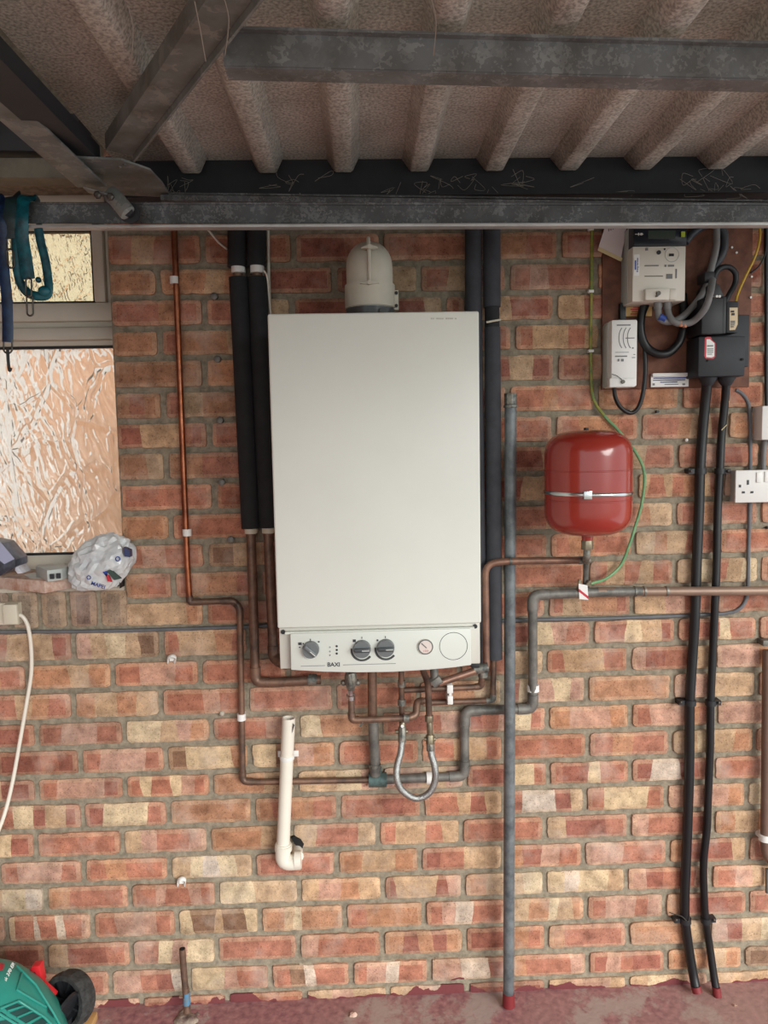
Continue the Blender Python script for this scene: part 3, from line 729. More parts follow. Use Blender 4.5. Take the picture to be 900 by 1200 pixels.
pipe(gp, [(598.2, 474, GP), (597.3, 800, GP), (596.0, 1166, GP)], 6.9, GP, M_STEELP, 0)
O('threaded_cap', join(*[sweep([P(598.3, a, GP), P(598.3, b_, GP)], k*mpp(GP), seg=8) for a, b_, k in ((461, 474, 7.6), (474.5, 478, 8.4))]), M_SOLDER, gp, bevel=.001)
O('painted_base', sweep([P(596, 1163, GP), P(596, 1178, GP)], 7.2*mpp(GP), seg=16, taper=[1, 1.1]), M_REDP, gp, smooth=True)

# big horizontal run from the right edge down to the tee under the boiler
HR = .02
hr = thing('heating_pipe', 'grey-brown pipe entering from the right edge, dropping and stepping left to the green tee', 'pipe', P(640, 910, 0))
pipe(hr, [(960, 692, .051), (700, 693.5, .051)], 5.5, HR, mat('brown_tarnished_pipe', (150,126,110), .5, .4, .15, 10), 0, name='tube')
pipe(hr, [(752, 693, .051), (700, 693.8, .051), (624, 697.5, .051), (624.2, 760, .033), (624.6, 830.5, HR), (590, 831.5, HR), (545, 833, HR), (544.3, 860, HR), (544.6, 909, HR), (520, 910.5, HR), (440, 914, HR)], 5.6, HR, M_TARNG, .03, fit=M_TARNG, name='tube')
for x, y in ((744, 693), (755, 693), (781, 692.7)): collar(hr, x, y, .051, 6.3, M_SOLDER, 2.5, dirp=(1,0))
for x, y in ((624.3, 810), (544.4, 850), (544.6, 897)): collar(hr, x, y, HR, 6.5, M_SOLDER, 2.5)
clip(hr, 624.6, 806, HR, 6, M_PLW, 8)
clip(hr, 503, 911.5, HR, 6, M_PLW, 7, horiz=True)
O('tee_fitting', join(sweep([P(432, 914, HR), P(453, 913.6, HR)], 8.6*mpp(HR), seg=14), sweep([P(440, 914, HR), P(440, 899, HR)], 7.4*mpp(HR), seg=14)), M_VERD, hr, smooth=True)

# vertical big pipe from boiler to tee
vp = thing('gas_pipe', 'thick upright copper pipe between the boiler underside and the green tee', 'pipe', P(438, 905, .05))
pipe(vp, [(436, 770, .06), (436.4, 843, .045)], 5.6, .05, M_TARN, 0)
pipe(vp, [(437, 840, .045), (440, 908, .03)], 6.3, .04, M_TARNG, 0, name='lower_tube')
collar(vp, 437.1, 845, .044, 7.0, M_SOLDER, 3); collar(vp, 439.4, 897, .033, 7.2, M_SOLDER, 4)

# vessel pipe: from tee beneath the red vessel, left and down beside the boiler
cvp = thing('vessel_pipe', 'brown copper pipe bending from beneath the red vessel down past the boiler corner', 'pipe', P(570, 780, .07))
CV = .088
pipe(cvp, [(686, 656.5, CV), (600, 657.5, CV), (568.5, 660, CV), (569.3, 720, CV), (570, 783, .09), (560, 785, .10), (513, 801, .14)], 4.3, CV, mat('brown_copper', (148,112,94), .45, .5, 0, 20, rgb2=(110,84,72)), .045)
collar(cvp, 598, 657.5, CV, 5, M_SOLDER, 3, dirp=(1,0))
O('elbow_joint', join(sweep([P(566, 779, .095), P(566, 793, .095)], 6*mpp(.1), seg=12), sweep([P(555, 785, .1), P(572, 782, .1)], 6*mpp(.1), seg=12)), M_SOLDER, cvp, smooth=True)
O('compression_nut', join(sweep([P(516, 794, .14), P(506, 801, .14)], 7.5*mpp(.14), seg=6), sweep([P(508, 780, .14), P(510, 800, .14)], 5*mpp(.14), seg=12)), M_TARNG, cvp, bevel=.001)

# small runs under the boiler
s1 = thing('valve_pipe', 'small copper pipe looping from the chrome valve rightwards behind the thick gas pipe front', 'pipe', P(420, 840, .08))
s1['label'] = 'copper pipe below the chrome valve, crossing in front of the thick upright pipe'
pipe(s1, [(411.5, 818, .085), (412, 843.5, .085), (425, 843.5, .085), (478, 841.5, .085), (487.5, 838, .08), (489, 822, .06), (500, 821, .04)], 3.9, .085, M_TARN, .014, fit=M_TARN)
collar(s1, 476, 841.6, .085, 5.2, M_SOLDER, 6, dirp=(1,0))
O('drain_screw', sweep([P(422, 851, .085), P(425, 847, .09)], .003, seg=8), M_CHROME, s1)
v1 = thing('isolating_valve', 'chrome isolating valve hanging under the boiler left of the thick pipe', 'valve', P(411, 820, .09))
O('valve_body', lathe([(.006,.05),(.011,.048),(.012,.036),(.008,.030),(.0075,.012),(.0095,.010),(.0095,0)], P(411, 820, .09), 'Z', 18), M_CHROME, v1, smooth=True)
O('handle', join(sweep([P(411, 788, .10), P(411, 794, .10), P(411, 803, .10), P(411, 809, .095)], .016, .010, seg=8, taper=[.8, 1, .8, .5]), sweep([P(409, 790, .113), P(411, 806, .112)], .005, .003, seg=8)), M_SOLDER, v1, bevel=.001)
O('side_cap', join(sphere(P(402.5, 800, .088), .0075, 10), sphere(P(419, 800, .088), .0075, 10)), M_SOLDER, v1, smooth=True)
O('lower_nut', sweep([P(411, 813, .085), P(411.3, 820, .085)], .0105, seg=6), M_SOLDER, v1, bevel=.0008)
s2 = thing('filling_pipe', 'thin upright copper pipe ending in the left end of the braided loop', 'pipe', P(471, 845, .06))
pipe(s2, [(470, 770, .07), (470.5, 812, .06), (471.2, 845, .055)], 3.4, .06, M_TARN, 0)
for y in (801, 823): collar(s2, 470.6, y, .06, 4.6, M_SOLDER, 7)
pipe(s2, [(470.5, 809, .05), (500, 807.5, .05), (552, 805.5, .05), (564, 804, .05), (565, 790, .06)], 3.6, .05, M_TARN, .012, name='branch', fit=M_TARN)
s3 = thing('filling_pipe', 'thin copper pipe dropping to the right end of the braided loop', 'pipe', P(502, 845, .07))
pipe(s3, [(494, 770, .10), (495, 784, .10), (501.5, 800, .09), (503, 842, .08)], 3.9, .08, M_TARN, .03)
dc = thing('pipe_clip', 'double white pipe clip holding two small copper pipes below the boiler corner', 'clip', P(527, 815, .03))
O('clip_body', join(pbox(524, 803, 531, 813, 0, .068), pbox(524.5, 816, 531, 826, 0, .052), pbox(526, 812, 529, 817, 0, .05)), M_PLW, dc, bevel=.002)

# braided filling loop
bl = thing('braided_hose', 'braided steel filling hose hanging in a U beneath the boiler', 'hose', P(487, 938, .09))
loop = smooth_path([P(*q) for q in ((471, 868, .07), (469.5, 882, .08), (465.5, 897, .09), (465, 912, .10), (471, 926, .10), (487, 935.5, .10), (502, 930, .10), (509.5, 916, .10), (509.5, 899, .10), (505.5, 884, .09), (504, 872, .085))], 8)
O('hose', sweep(loop, 4.1*mpp(.09), seg=14), M_BRAID, bl, smooth=True)
O('end_ferrule', sweep([P(471.3, 852, .06), P(471.2, 870, .07)], 5.0*mpp(.07), seg=8), M_SOLDER, bl, bevel=.001)
O('end_ferrule', sweep([P(503.5, 862, .08), P(504.5, 880, .088)], 4.9*mpp(.08), seg=8), M_SOLDER, bl, bevel=.001)
va = thing('check_valve', 'small brass tap above the left end of the braided hose', 'valve', P(471, 852, .06))
O('valve_body', join(sweep([P(471.5, 846, .058), P(471.5, 862, .062)], .008, seg=8), cyl(P(463, 857.5, .06), P(478, 857, .06), .0055, 10)), M_BRASS, va, bevel=.001)
O('tap_spindle', cyl(P(471.5, 851, .06), P(471.5, 851, .085), .004, 10), M_PLW, va)
vb = thing('check_valve', 'long brass double check valve above the right end of the braided hose', 'valve', P(503, 862, .08))
O('valve_body', join(sweep([P(503, 838, .08), P(503, 846, .08)], .011, seg=6), sweep([P(503.2, 846, .08), P(504, 861, .08)], .0075, seg=12), sweep([P(504, 861, .08), P(504.2, 872, .085)], .0112, seg=6), cyl(P(497, 866, .08), P(510.5, 866, .08), .0055, 10)), M_BRASS, vb, bevel=.001)

# ------------------------------------------------------------------ expansion vessel
vd = .155; vc = P(689, 566, vd)
rv_ = 50.5*mpp(vd); zt_, zb_ = P(689, 504, vd).z-vc.z, P(689, 627, vd).z-vc.z
ves = thing('expansion_vessel', 'glossy red expansion vessel strapped to the bricks right of the boiler', 'expansion vessel', (vc.x, vc.y, vc.z+zb_))
def dome(zo, zi, s):                 # superellipse shoulder
    return [(rv_*math.cos(a)**.62, zi+(zo-zi)*math.sin(a)**.78) for a in [math.pi/2*k/14 for k in range(15)]]
ztc, zbc = zt_-.062, zb_+.062
prof_ = list(reversed([(max(r, .0005), h) for r, h in dome(zb_, zbc, -1)])) + [(max(r, .0005), h) for r, h in dome(zt_, ztc, 1)]
O('tank', lathe(prof_, vc, 'Z', 64), M_RED, ves, smooth=True)
for y in (548, 590-8): 
    z = P(689, y+3, vd-rv_ if False else vd).z-vc.z
    O('weld_seam', lathe([(rv_-.001, z-.0022), (rv_+.0012, z-.001), (rv_+.0012, z+.001), (rv_-.001, z+.0022)], vc, 'Z', 64), M_RED, ves, smooth=True)
tilt = .018
band = []
for k in range(64):
    a = 2*math.pi*k/64; x = math.cos(a)*(rv_+.0015); y = math.sin(a)*(rv_+.0015)
    band.append(vc + Vector((x, y, P(689, 577, vd).z-vc.z - tilt*x)))
O('steel_strap', sweep(band, .0042, .0016, seg=8, closed=True), M_CHROME, ves, smooth=True)
O('strap_buckle', pbox(684.5, 575.5, 694, 585.5, vd+rv_-.002, vd+rv_+.006), M_CHROME, ves, bevel=.001)
cc = P(690, 503, vd); O('air_valve_cap', cyl(Vector((cc.x, vc.y+.02, vc.z+zt_-.012)), Vector((cc.x, vc.y+.02, vc.z+zt_+.006)), .0058, 14), M_BLACK, ves)
O('neck', cyl(vc+Vector((0,0,zb_+.004)), Vector((P(688, 633, vd).x, vc.y, P(688, 634, vd).z)), .015, 20, .012), M_RED, ves, smooth=True)
O('wall_bracket', box(vc.x-.03, vc.x+.03, vc.y+.03, 0, vc.z-.04, vc.z+.03), M_RED, ves)
tp = thing('vessel_tail', 'brass nut and short pipe tail hanging from the red vessel', 'pipe', P(688, 690, .05))
na, nb2 = Vector((P(688, 633, vd).x, vc.y, P(688, 633, vd).z)), Vector((P(688, 645, vd).x, vc.y, P(688, 644, vd).z))
O('union_nut', sweep([na, nb2], .0145, seg=6), M_BRASS, tp, bevel=.001)
O('tail', sweep(fillet([nb2, P(687.5, 653, vd), P(686.5, 657, CV)], .02), .0085, seg=14), M_SOLDER, tp, smooth=True)
O('dropper', sweep([P(686.8, 650, CV), P(686.3, 672, .05), P(685.5, 690, .046)], .0066, seg=12), M_TARNG, tp, smooth=True)
O('tee_joint', sweep([P(678, 656.6, CV), P(691, 656.2, CV)], .0098, seg=12), M_SOLDER, tp, smooth=True)
ec = thing('earth_clamp', 'earth bonding clamp with a red and white tag on the horizontal pipe', 'clamp', P(683, 700, .05))
O('clamp_strap', sweep([P(677, 693.8, .046), P(690, 693.2, .046)], 7.2*mpp(.046), seg=16), M_SOLDER, ec, smooth=True)
O('clamp_screw', join(cyl(P(679, 690, .06), P(679, 679, .06), .005, 10), cyl(P(688, 686, .06), P(692, 681, .06), .006, 8)), M_BRASS, ec)
tg = O('safety_tag', pprism([(678,684),(688.5,686),(689.5,703),(679,702)], .064, .0655), M_PLW, ec)
O('tag_stripe', pprism([(678.5,690),(689.2,698.5),(689.4,702),(678.5,693.5)], .0656, .0662), M_REDINK, tg)

# earth wires
ew = smooth_path([P(*q) for q in ((692, 684, .062), (710, 678, .04), (727, 663, .025), (737, 640, .03), (744, 618, .03), (752, 590, .03), (755, 556, .03), (746, 532, .03), (725, 505, .02), (708, 487, .015), (695, 466, .012), (692.6, 430, .012), (692.5, 380, .012), (693.2, 330, .012), (694.5, 205, .012))], 8)
e1 = thing('earth_wire', 'green and yellow earth wire curving from the top of the wall round the red vessel', 'wire', P(694, 684, .02))
cut = 8*9
O('green_length', sweep(ew[:cut+1], 1.75*mpp(.03), seg=8), M_GREEN, e1, smooth=True)
O('yellowed_length', sweep(ew[cut:], 1.75*mpp(.015), seg=8), M_YG, e1, smooth=True)
for y in (268, 341, 411): O('wire_clip', pbox(690, y-1.6, 696.2, y+1.6, 0, .017), M_PLW, e1, bevel=.001)
e2 = tag(O('earth_wire', sweep(smooth_path([P(*q) for q in ((889, 205, .02), (890, 262, .03), (890.5, 278, .035), (885, 300, .04), (873, 325, .045), (864, 346, .06), (862, 357, .075))], 8), 1.5*mpp(.04), seg=8), M_YEL, smooth=True), 'yellow earth wire dropping from the rail into the black cut-out', 'wire')
e3 = tag(O('thin_cable', sweep(smooth_path([P(*q) for q in ((897, 205, .02), (898, 270, .02), (897, 295, .02), (890, 311, .018), (880, 320, .016))], 8), 1.0*mpp(.03), seg=8), M_BLACK, smooth=True), 'thin dark wire curving at the right edge above the socket box', 'wire')

# ------------------------------------------------------------------ electricity board
brd = tag(O('backing_board', pbox(706, 200, 881, 455, .004, .014), M_BOARD, bevel=.001), 'brown hardboard panel screwed to the bricks behind the meters', 'board')
BF = .015
mt = thing('electricity_meter', 'white electricity meter with a black display top on the brown board', 'meter', P(770, 355, 0))
MD = .092
xl_, xr_, zb__, zt__ = rect(741.5, 263, 803.5, 353, MD)
zsp = P(770, 288.5, MD).z
bkx = P(732, 300, .04).x
O('case', prism([(xl_, zb__), (xr_, zb__), (xr_, zsp), (xl_, zsp)], -MD, -BF), M_METER, mt, bevel=.002)
O('side_skirt', join(box(bkx, xl_+.01, -.06, -BF, zb__+.002, zt__), ), M_GREYM, mt, bevel=.002)
hd = O('display_head', box(xl_+.001, xr_+.001, -MD-.002, -BF, zsp+.0005, zt__), M_METERB, mt, bevel=.002)
O('display', pbox(759.5, 270.2, 791.5, 279.8, MD+.002, MD+.003), M_LCD, hd)
O('button', pbox(798.5, 271.3, 803, 277.5, MD+.002, MD+.005), M_LIME, hd)
bars('maker_mark', [(744.5,274,754,274.6),(748,272.8,749,276),(750.5,273,753,275.5)], MD+.002, M_PLW, hd)
O('terminal_cover', join(pbox(756.5, 338, 785, 351.5, MD-.002, MD+.014), pprism([(785,338.5),(793,338.5),(793,351.5),(785,351.5)], MD-.002, MD+.006)), M_METER, mt, bevel=.002)
O('sealing_screw', join(disc(772, 343.5, MD+.014, MD+.018, 2.6, 10), disc(770.5, 346.5, MD+.014, MD+.02, 1.2, 8)), M_LINK, mt)
O('optical_port', join(ringp(787.5, 298.5, MD, 8, .8)), M_GREYM, mt, smooth=True)
bars('port_window', [(784.2,297.2,789.8,300.2)], MD, M_BLACK, mt)
O('sensor_dot', join(disc(779, 292, MD, MD+.001, 1.1, 10), disc(772.3, 295.6, MD, MD+.003, 2.4, 12)), M_INK, mt)
bars('printed_text', [(755.6,310.6,772,312),(755.6,323,777,324.2),(756.5,290.5,759.5,293.5),(779,310.2,781,312.6),(783,310.2,790,312.4),(781,321,788,326.5),(792,315,793.3,326)], MD, M_INKL, mt)
O('supplier_sticker', pbox(743, 298, 749.3, 323, MD, MD+.0006), M_PLW, mt)
tl = Matrix.Translation(P(747, 310.5, MD+.0012)) @ Matrix.Rotation(-math.pi/2, 4, 'Y') @ Matrix.Rotation(math.pi/2, 4, 'X')
text('sticker_text', 'Energy Services', 0, 0, 0, .0052, M_BLUEINK, mt, tilt=tl)
bars('sticker_print', [(744.2,305,745.4,316)], MD+.0006, M_BLUEINK, mt)
for x in (770.5, 781.5): O('gland', join(sweep([P(x, 351, .075), P(x+.4, 362, .075)], .0095, seg=14)), M_GREYC, mt, smooth=True)

hub = thing('communications_hub', 'slim white communications box below and left of the electricity meter', 'meter', P(729, 454, 0))
hx0, hx1, hz0, hz1 = rect(716.5, 374.5, 747, 453, .075)
O('case', join(box(hx0, hx1, -.075, -BF, hz0, hz1)), M_PLW, hub, bevel=.004)
O('case_side', prism([(P(711.5, 414, .05).x, hz0+.002), (hx0+.004, hz0+.002), (hx0+.004, hz1-.001), (P(711.5, 414, .05).x, hz1-.006)], -.05, -BF), M_GREYM, hub, bevel=.002)
O('terminal_cover', pbox(714.5, 443.0, 744.5, 453.6, .06, .080), M_PLW, hub, bevel=.002)
def arc(cx, cy, r, d, a0, a1, w=.5):
    return sweep([P(cx+math.cos(a)*r*.55, cy+math.sin(a)*r, d) for a in [a0+(a1-a0)*k/16 for k in range(17)]], w*mpp(d), .0004, seg=6)
O('radio_wave_mark', join(*[arc(cx, 396, 14, .0752, math.pi*.68, math.pi*1.32, .5) for cx in (733, 738, 743)]), M_INKL, hub)
bars('printed_text', [(723,380.2,739,381.6),(733.5,395.6,743.5,396.6),(721,416.8,735,418.2),(721,412.6,737,413.1),(724,420.6,726,423.4),(728,420.6,731,423.4),(741,407,742.6,408.6),(742.5,415,744.5,415.8),(740.8,418.6,744.5,419.4)], .075, M_INKL, hub)
O('seal_wire', sweep(smooth_path([P(*q) for q in ((717, 438.5, .0765), (723, 440.5, .081), (729, 445, .082))], 6), .0009, seg=6), M_LINK, hub)
O('sealing_screw', disc(730.5, 447.3, .080, .085, 2.3, 8), M_LINK, hub)

lbx = thing('label_plate', 'yellow warning label on the board, tucked between meter and white box', 'label', P(748, 370, .02))
O('plate', pbox(732.5, 357.5, 764, 370.5, BF, .02), M_LABELY, lbx)
bars('printed_text', [(742,359.3,755,360.6),(739,361.8,757,363),(740.5,364.5,754,365.5),(739,367.2,757,368.4)], .02, M_REDINK, lbx)
blk = tag(O('fixing_block', pbox(727, 355, 733.5, 376, BF, .03), M_BLACK, bevel=.001), 'small black block beside the yellow warning label', 'block')

nb_ = thing('notice_strip', 'long narrow white printed notice on the board below the cable loop', 'notice', P(786, 453, 0))
O('plate', pbox(763, 440.5, 807, 453.2, BF, .019), M_PLW, nb_)
O('top_rail', pbox(765, 437, 810, 441.3, BF, .027), M_PLW, nb_, bevel=.001)
bars('blue_text', [(766,442.4,804,443.6),(765.5,444.8,803,445.9),(774,447.2,794,448.3)], .019, M_BLUEINK, nb_)
bars('grey_text', [(779,450,795,450.8),(765,449.2,767.4,451.6),(800,449.2,803,451.4)], .019, M_INKL, nb_)

pp = thing('paper_leaflet', 'folded white paper leaflet tucked behind the top left of the meter', 'paper', P(718, 300, .05))
O('sheet', pprism([(711.5,258),(735,258),(733,276),(727,306),(700.5,293)], .034, .036), M_PAPER, pp)
O('folded_edge', pprism([(702,289.5),(729.5,302.5),(728,306.5),(700.5,293.5)], .036, .0372), M_PAPERY, pp)
bars('printed_text', [(713+i*2.6, 264-i, 714+i*2.6, 271-i) for i in range(4)], .036, M_INKL, pp)

# service cut-out
co = thing('service_cutout', 'black service cut-out box with two thick cables leaving its base', 'fuse box', P(846, 442, 0))
CO = .085
xA, xB, zA, zB = rect(818.5, 394, 873.5, 441, CO)
O('lower_housing', join(box(xA, xB, -CO, -BF, zA, zB)), M_BLK2, co, bevel=.003)
O('back_plate', pbox(822, 369, 878, 430, BF, .045), M_BLK2, co, bevel=.002)
O('fuse_carrier', join(pbox(822.5, 349, 847.5, 391.5, BF, .098), pbox(845, 347, 851.5, 391, BF, .092)), M_BLACK, co, bevel=.003)
O('shoulder', join(pprism([(827,349),(828,336),(836,330),(843,333),(849,348)], BF, .07)), M_BLACK, co, bevel=.002)
O('earth_block', pbox(851.5, 353, 865, 390, BF, .08), M_BLK2, co, bevel=.002)
O('carrier_seal', join(disc(840.3, 347.2, .07, .1, 1.5, 10), disc(843.6, 347.2, .07, .1, 1.5, 10)), M_PLW, co)
cl_ = O('rating_label', pprism([(855,360.5),(864.5,360.5),(864.5,380),(861.5,386.5),(855,387)], .08, .0808), mat('cream_label', (220,200,164), .6), co)
bars('rating_text', [(856.5,364,860.5,366),(857.5,366.8,861,369.5),(856.5,376,861.5,377),(856.5,378,861.5,379),(856.5,380.2,861,381.2),(856.5,382.4,860,383.4)], .0808, M_INK, cl_)
wl = O('warning_tag', pprism([(826,396),(829,394.5),(833,395),(834.5,398.5),(838.5,402),(838.3,418),(836,420.5),(827,420.3),(825.2,417)], CO, CO+.0008), M_REDINK, co)
O('tag_face', pprism([(828,397.5),(832,397.5),(834,399.5),(837.2,402),(837,417.5),(834,419),(827.5,418.5)], CO+.0008, CO+.0014), M_PLW, wl)
bars('tag_text', [(829,404.5,835.8,406),(829,408.4,836,409.2),(829,410.4,836,411.2),(829,412.4,836,413.2),(829.5,414.6,834.5,415.4)], CO+.0014, M_INKL, wl)
O('cover_screw', join(disc(870, 421, CO, CO+.003, 1.6, 8), disc(829.5, 422.5, CO, CO+.003, 1.1, 8)), M_DARK, co)
for x, y0, y1 in ((829.5, 440.5, 451), (851, 440.5, 451)):
    O('cable_boot', sweep([P(x, y0, .05), P(x+.2, y0+3, .05), P(x-.4, y1, .045)], 10.5*mpp(.05), seg=16, taper=[1, .98, .56]), M_BLK2, co, smooth=True)

# meter tails and loops
def cable(name, label, pts, r_px, mt_, cat='cable', n=8, d=.04, grp=None):
    o = O(name, sweep(smooth_path([P(*q) for q in pts], n), r_px*mpp(d), seg=10), mt_, smooth=True)
    return tag(o, label, cat, grp)
cable('meter_tail', 'grey meter tail looping from the left gland up over the cut-out', [(770.8,360,.075),(772,370,.075),(777,376,.075),(789,376.5,.075),(800,371,.07),(812,359,.065),(824,343,.06),(830,328,.055),(834,312,.05),(839,290,.05),(839.5,262,.05),(838,205,.05)], 3.9, M_GREYC)
cable('meter_tail', 'grey meter tail looping from the right gland, outermost of the two curves', [(781.8,360,.075),(784,370,.08),(790,377,.085),(801,379.5,.085),(813,376,.09),(826,362,.112),(832,345,.112),(835,328,.085)], 3.9, M_GREYC)
t_ = tag(O('cable_tie_wrap', pbox(826, 318, 838, 330, .035, .078), M_BLACK, bevel=.003), 'black tape wrap binding the grey meter tails beside the cut-out', 'tape')
tag(O('blue_core_end', sweep([P(772.5, 371, .078), P(779, 374.5, .078)], 4.1*mpp(.078), seg=10), M_BLUEINK, smooth=True), 'blue insulated sleeve showing on the grey tail below the meter', 'sleeve')
tag(O('core_connector', join(sweep([P(797.5, 377, .088), P(797.5, 383, .088)], 2.4*mpp(.08), seg=8), sweep([P(802.2, 378, .088), P(802.2, 384, .088)], 2.4*mpp(.08), seg=8)), mat('bare_copper', (186,120,88), .4, .6), smooth=True), 'small bare copper ends where the tails meet the black loop', 'connector')
cable('supply_cable', 'thick black cable hanging in a deep loop beneath the electricity meter', [(800,345,.03),(801,370,.04),(800,388,.045),(795,402,.045),(784,413,.045),(772,415,.045),(760,409,.04),(753,398,.04),(750.5,384,.04),(752,368,.04),(757,354,.04)], 5.0, M_CABLE)
cable('supply_cable', 'black cable curving over the board behind the grey tails to the cut-out', [(803,284,.04),(812,273,.04),(825,265,.035),(838,262,.035),(847,270,.035),(849,285,.035),(846,298,.035),(838,312,.03),(828,328,.03),(822,348,.03)], 4.6, mat('dark_grey_cable', (58,62,68), .5))
cable('supply_cable', 'short black cable arching above the cut-out fuse carrier', [(836,335,.04),(838,322,.04),(845,314,.04),(855,313.5,.04),(862,321,.04),(861,333,.04),(854,346,.05),(850,355,.05)], 3.2, M_BLACK)
cable('hub_lead', 'thin black lead looping under the white communications box', [(719.5,452,.05),(721,465,.045),(727,477,.04),(738,484,.035),(747,479,.035),(753,463,.035),(756,440,.035),(756,420,.035),(755,404,.035),(751,385,.035),(753,370,.035),(759,354,.04)], 2.5, M_CABLE)

# thick black armoured cables
AC = .022
ac1 = thing('armoured_cable', 'left of the two thick black cables running from the cut-out to the floor', 'cable', P(817, 1162, .03))
p1 = [(828.5,446,.045),(826.5,470,.03),(823,510,AC),(820.5,550,AC),(819,600,AC),(816.5,660,.024),(814.5,720,.026),(811.5,770,AC),(808.5,822,AC),(808,880,AC),(807,930,AC),(804.5,1000,AC),(802.5,1050,AC),(803,1078,AC),(807,1110,AC),(812,1140,.03),(816,1160,.045)]
O('sheath', sweep(smooth_path([P(*q) for q in p1], 6), 5.7*mpp(AC), seg=14), M_CABLE, ac1, smooth=True)
O('painted_end', sweep([P(815.2, 1156, .045), P(817.2, 1163, .05)], 6.0*mpp(AC), seg=12), M_REDP, ac1, smooth=True)
ac2 = thing('armoured_cable', 'right of the two thick black cables running from the cut-out to the floor', 'cable', P(840, 1167, .03))
p2 = [(851,446,.045),(849.5,470,.03),(845.5,510,AC),(843.5,551,AC),(841,600,AC),(839.8,660,.024),(838,705,.026),(835.5,760,AC),(832.8,823,AC),(832,880,AC),(829.5,940,AC),(828.5,970,AC),(824.5,1010,AC),(825,1050,AC),(827,1078,AC),(831,1105,AC),(836,1140,.035),(840,1164,.05)]
O('sheath', sweep(smooth_path([P(*q) for q in p2], 6), 4.6*mpp(AC), seg=14), M_CABLE, ac2, smooth=True)
O('painted_end', sweep([P(839.2, 1157, .05), P(840.6, 1168, .055)], 5.0*mpp(AC), seg=12), M_REDP, ac2, smooth=True)
def cleat(par, x, y, r, side, mt_=M_BLACK):
    p = P(x, y, AC); rr = (r+1.5)*mpp(AC)
    O('cable_cleat', join(lathe([(rr, -.007), (rr, .007)], p, 'Z', 18), box(p.x+(side*rr*1.0 if side > 0 else side*rr*2.0), p.x+(side*rr*2.0 if side > 0 else side*rr*1.0), p.y-.004, 0, p.z-.006, p.z+.006)), mt_, par, smooth=True)
    q = P(x+side*(r+5), y, AC+.006); O('fixing', sphere(q, .0038, 10), M_LINK, par, smooth=True)
cleat(ac1, 820.5, 552, 5.7, -1); cleat(ac2, 843.5, 552, 4.7, 1); cleat(ac1, 808.5, 823, 5.6, -1); cleat(ac2, 832.8, 823.5, 4.6, 1)
cleat(ac1, 803, 1078, 5.6, -1); cleat(ac2, 827, 1078, 4.6, 1)
tag(O('wire_tail', sweep(smooth_path([P(*q) for q in ((784,1069,.02),(792,1072,.03),(799,1074,.032),(806,1080,.036),(808,1074,.034))], 6), .0013, seg=6), M_LINK, smooth=True), 'twist of thin wire around the left black cable near the floor', 'wire')
for pts_, lb_ in ((((850.5,480),(854.5,470)), 'upper pale splinter stuck on the right black cable'), (((845.5,504),(851.5,498)), 'lower pale splinter stuck on the right black cable')):
    tag(O('splinter', sweep([P(pts_[0][0], pts_[0][1], .034), P(pts_[1][0], pts_[1][1], .034)], .0013, seg=6), M_PAPERY), lb_, 'splinter')

# thin grey cables
GC = .010
cable('grey_cable', 'flat grey cable running along the mortar joint behind the boiler then up to the socket', [(862,457,.01),(869,461,.01),(875,469,.01),(878,480,.01),(879,510,.01),(879,560,.01),(878.5,600,.01),(877,650,.01),(876,690,.01),(873,705,.01),(864,715,.01),(848,719,.006),(820,720.5,.006),(790,722,.006),(700,725,.006),(640,726,.006),(600,727,.006),(500,731,.006),(400,734,.006),(320,733,.006),(290,734.5,.006),(200,737.5,.006),(100,740,.006),(0,740.5,.006),(-40,741,.006)], 2.3, mat('grey_cable_dull', (104,106,110), .6, 0, .2, 30))
cable('socket_cable', 'short dark grey cable between the switch box and the double socket', [(897,510,.012),(895,530,.012),(894,555,.012)], 3.2, M_GREYC)
cable('upper_cable', 'dark grey cable entering the top of the switch box at the right edge', [(897,205,.012),(898,350,.012),(898,440,.012),(898.5,480,.012)], 2.2, M_CABLE)

# switch box + double socket
jb = tag(O('switch_box', pbox(893, 475, 960, 515, .0, .05), M_PLW, bevel=.003), 'white wall box cut off by the right edge, above the socket', 'switch')
ds = thing('double_socket', 'white double mains socket on the bricks at the right edge', 'socket', P(900, 590, 0))
SD = .045
O('back_box', pbox(862.5, 550.5, 992, 587.5, .0, SD-.008), M_GREYM, ds, bevel=.003)
O('face_plate', pbox(862, 550, 992, 588, SD-.008, SD), M_PLW, ds, bevel=.0025)
for ox in (0, 66):
    bars('socket_slot', [(875.6+ox,562.5,877.8+ox,568),(866+ox,568.2,868.6+ox,571.2),(869.8+ox,575.8,873+ox,578.2),(879.8+ox,575.6,883+ox,578)], SD, M_BLACK, ds)
    for bx in ((886.8+ox, 893+ox), ):
        rk = O('rocker_switch', pbox(bx[0], 553.5, bx[1], 565.5, SD, SD+.003), M_PLW, ds, bevel=.0008)
O('rocker_switch', pbox(896.5, 552.5, 902.5, 565, SD, SD+.003), M_PLW, ds, bevel=.0008)
sck = thing('spur_socket', 'aged cream socket with a white flex at the left edge under the window', 'socket', P(0, 733, 0))
O('plate', pbox(-42, 707.5, 21.5, 733, 0, .03), M_CREAM, sck, bevel=.002)
O('plug_body', join(pbox(3, 708.5, 20, 732, .03, .046)), M_CREAM, sck, bevel=.003)
tag(O('white_flex', sweep(smooth_path([P(*q) for q in ((20,720,.03),(27,723,.032),(33,735,.03),(36.5,760,.028),(36.5,790,.028),(31,825,.03),(24,865,.035),(15,915,.045),(5,955,.06),(-14,1010,.09),(-30,1100,.12))], 8), 2.3*mpp(.03), seg=10), M_PVC, smooth=True), 'white flex hanging from the cream socket down the left edge', 'cable')
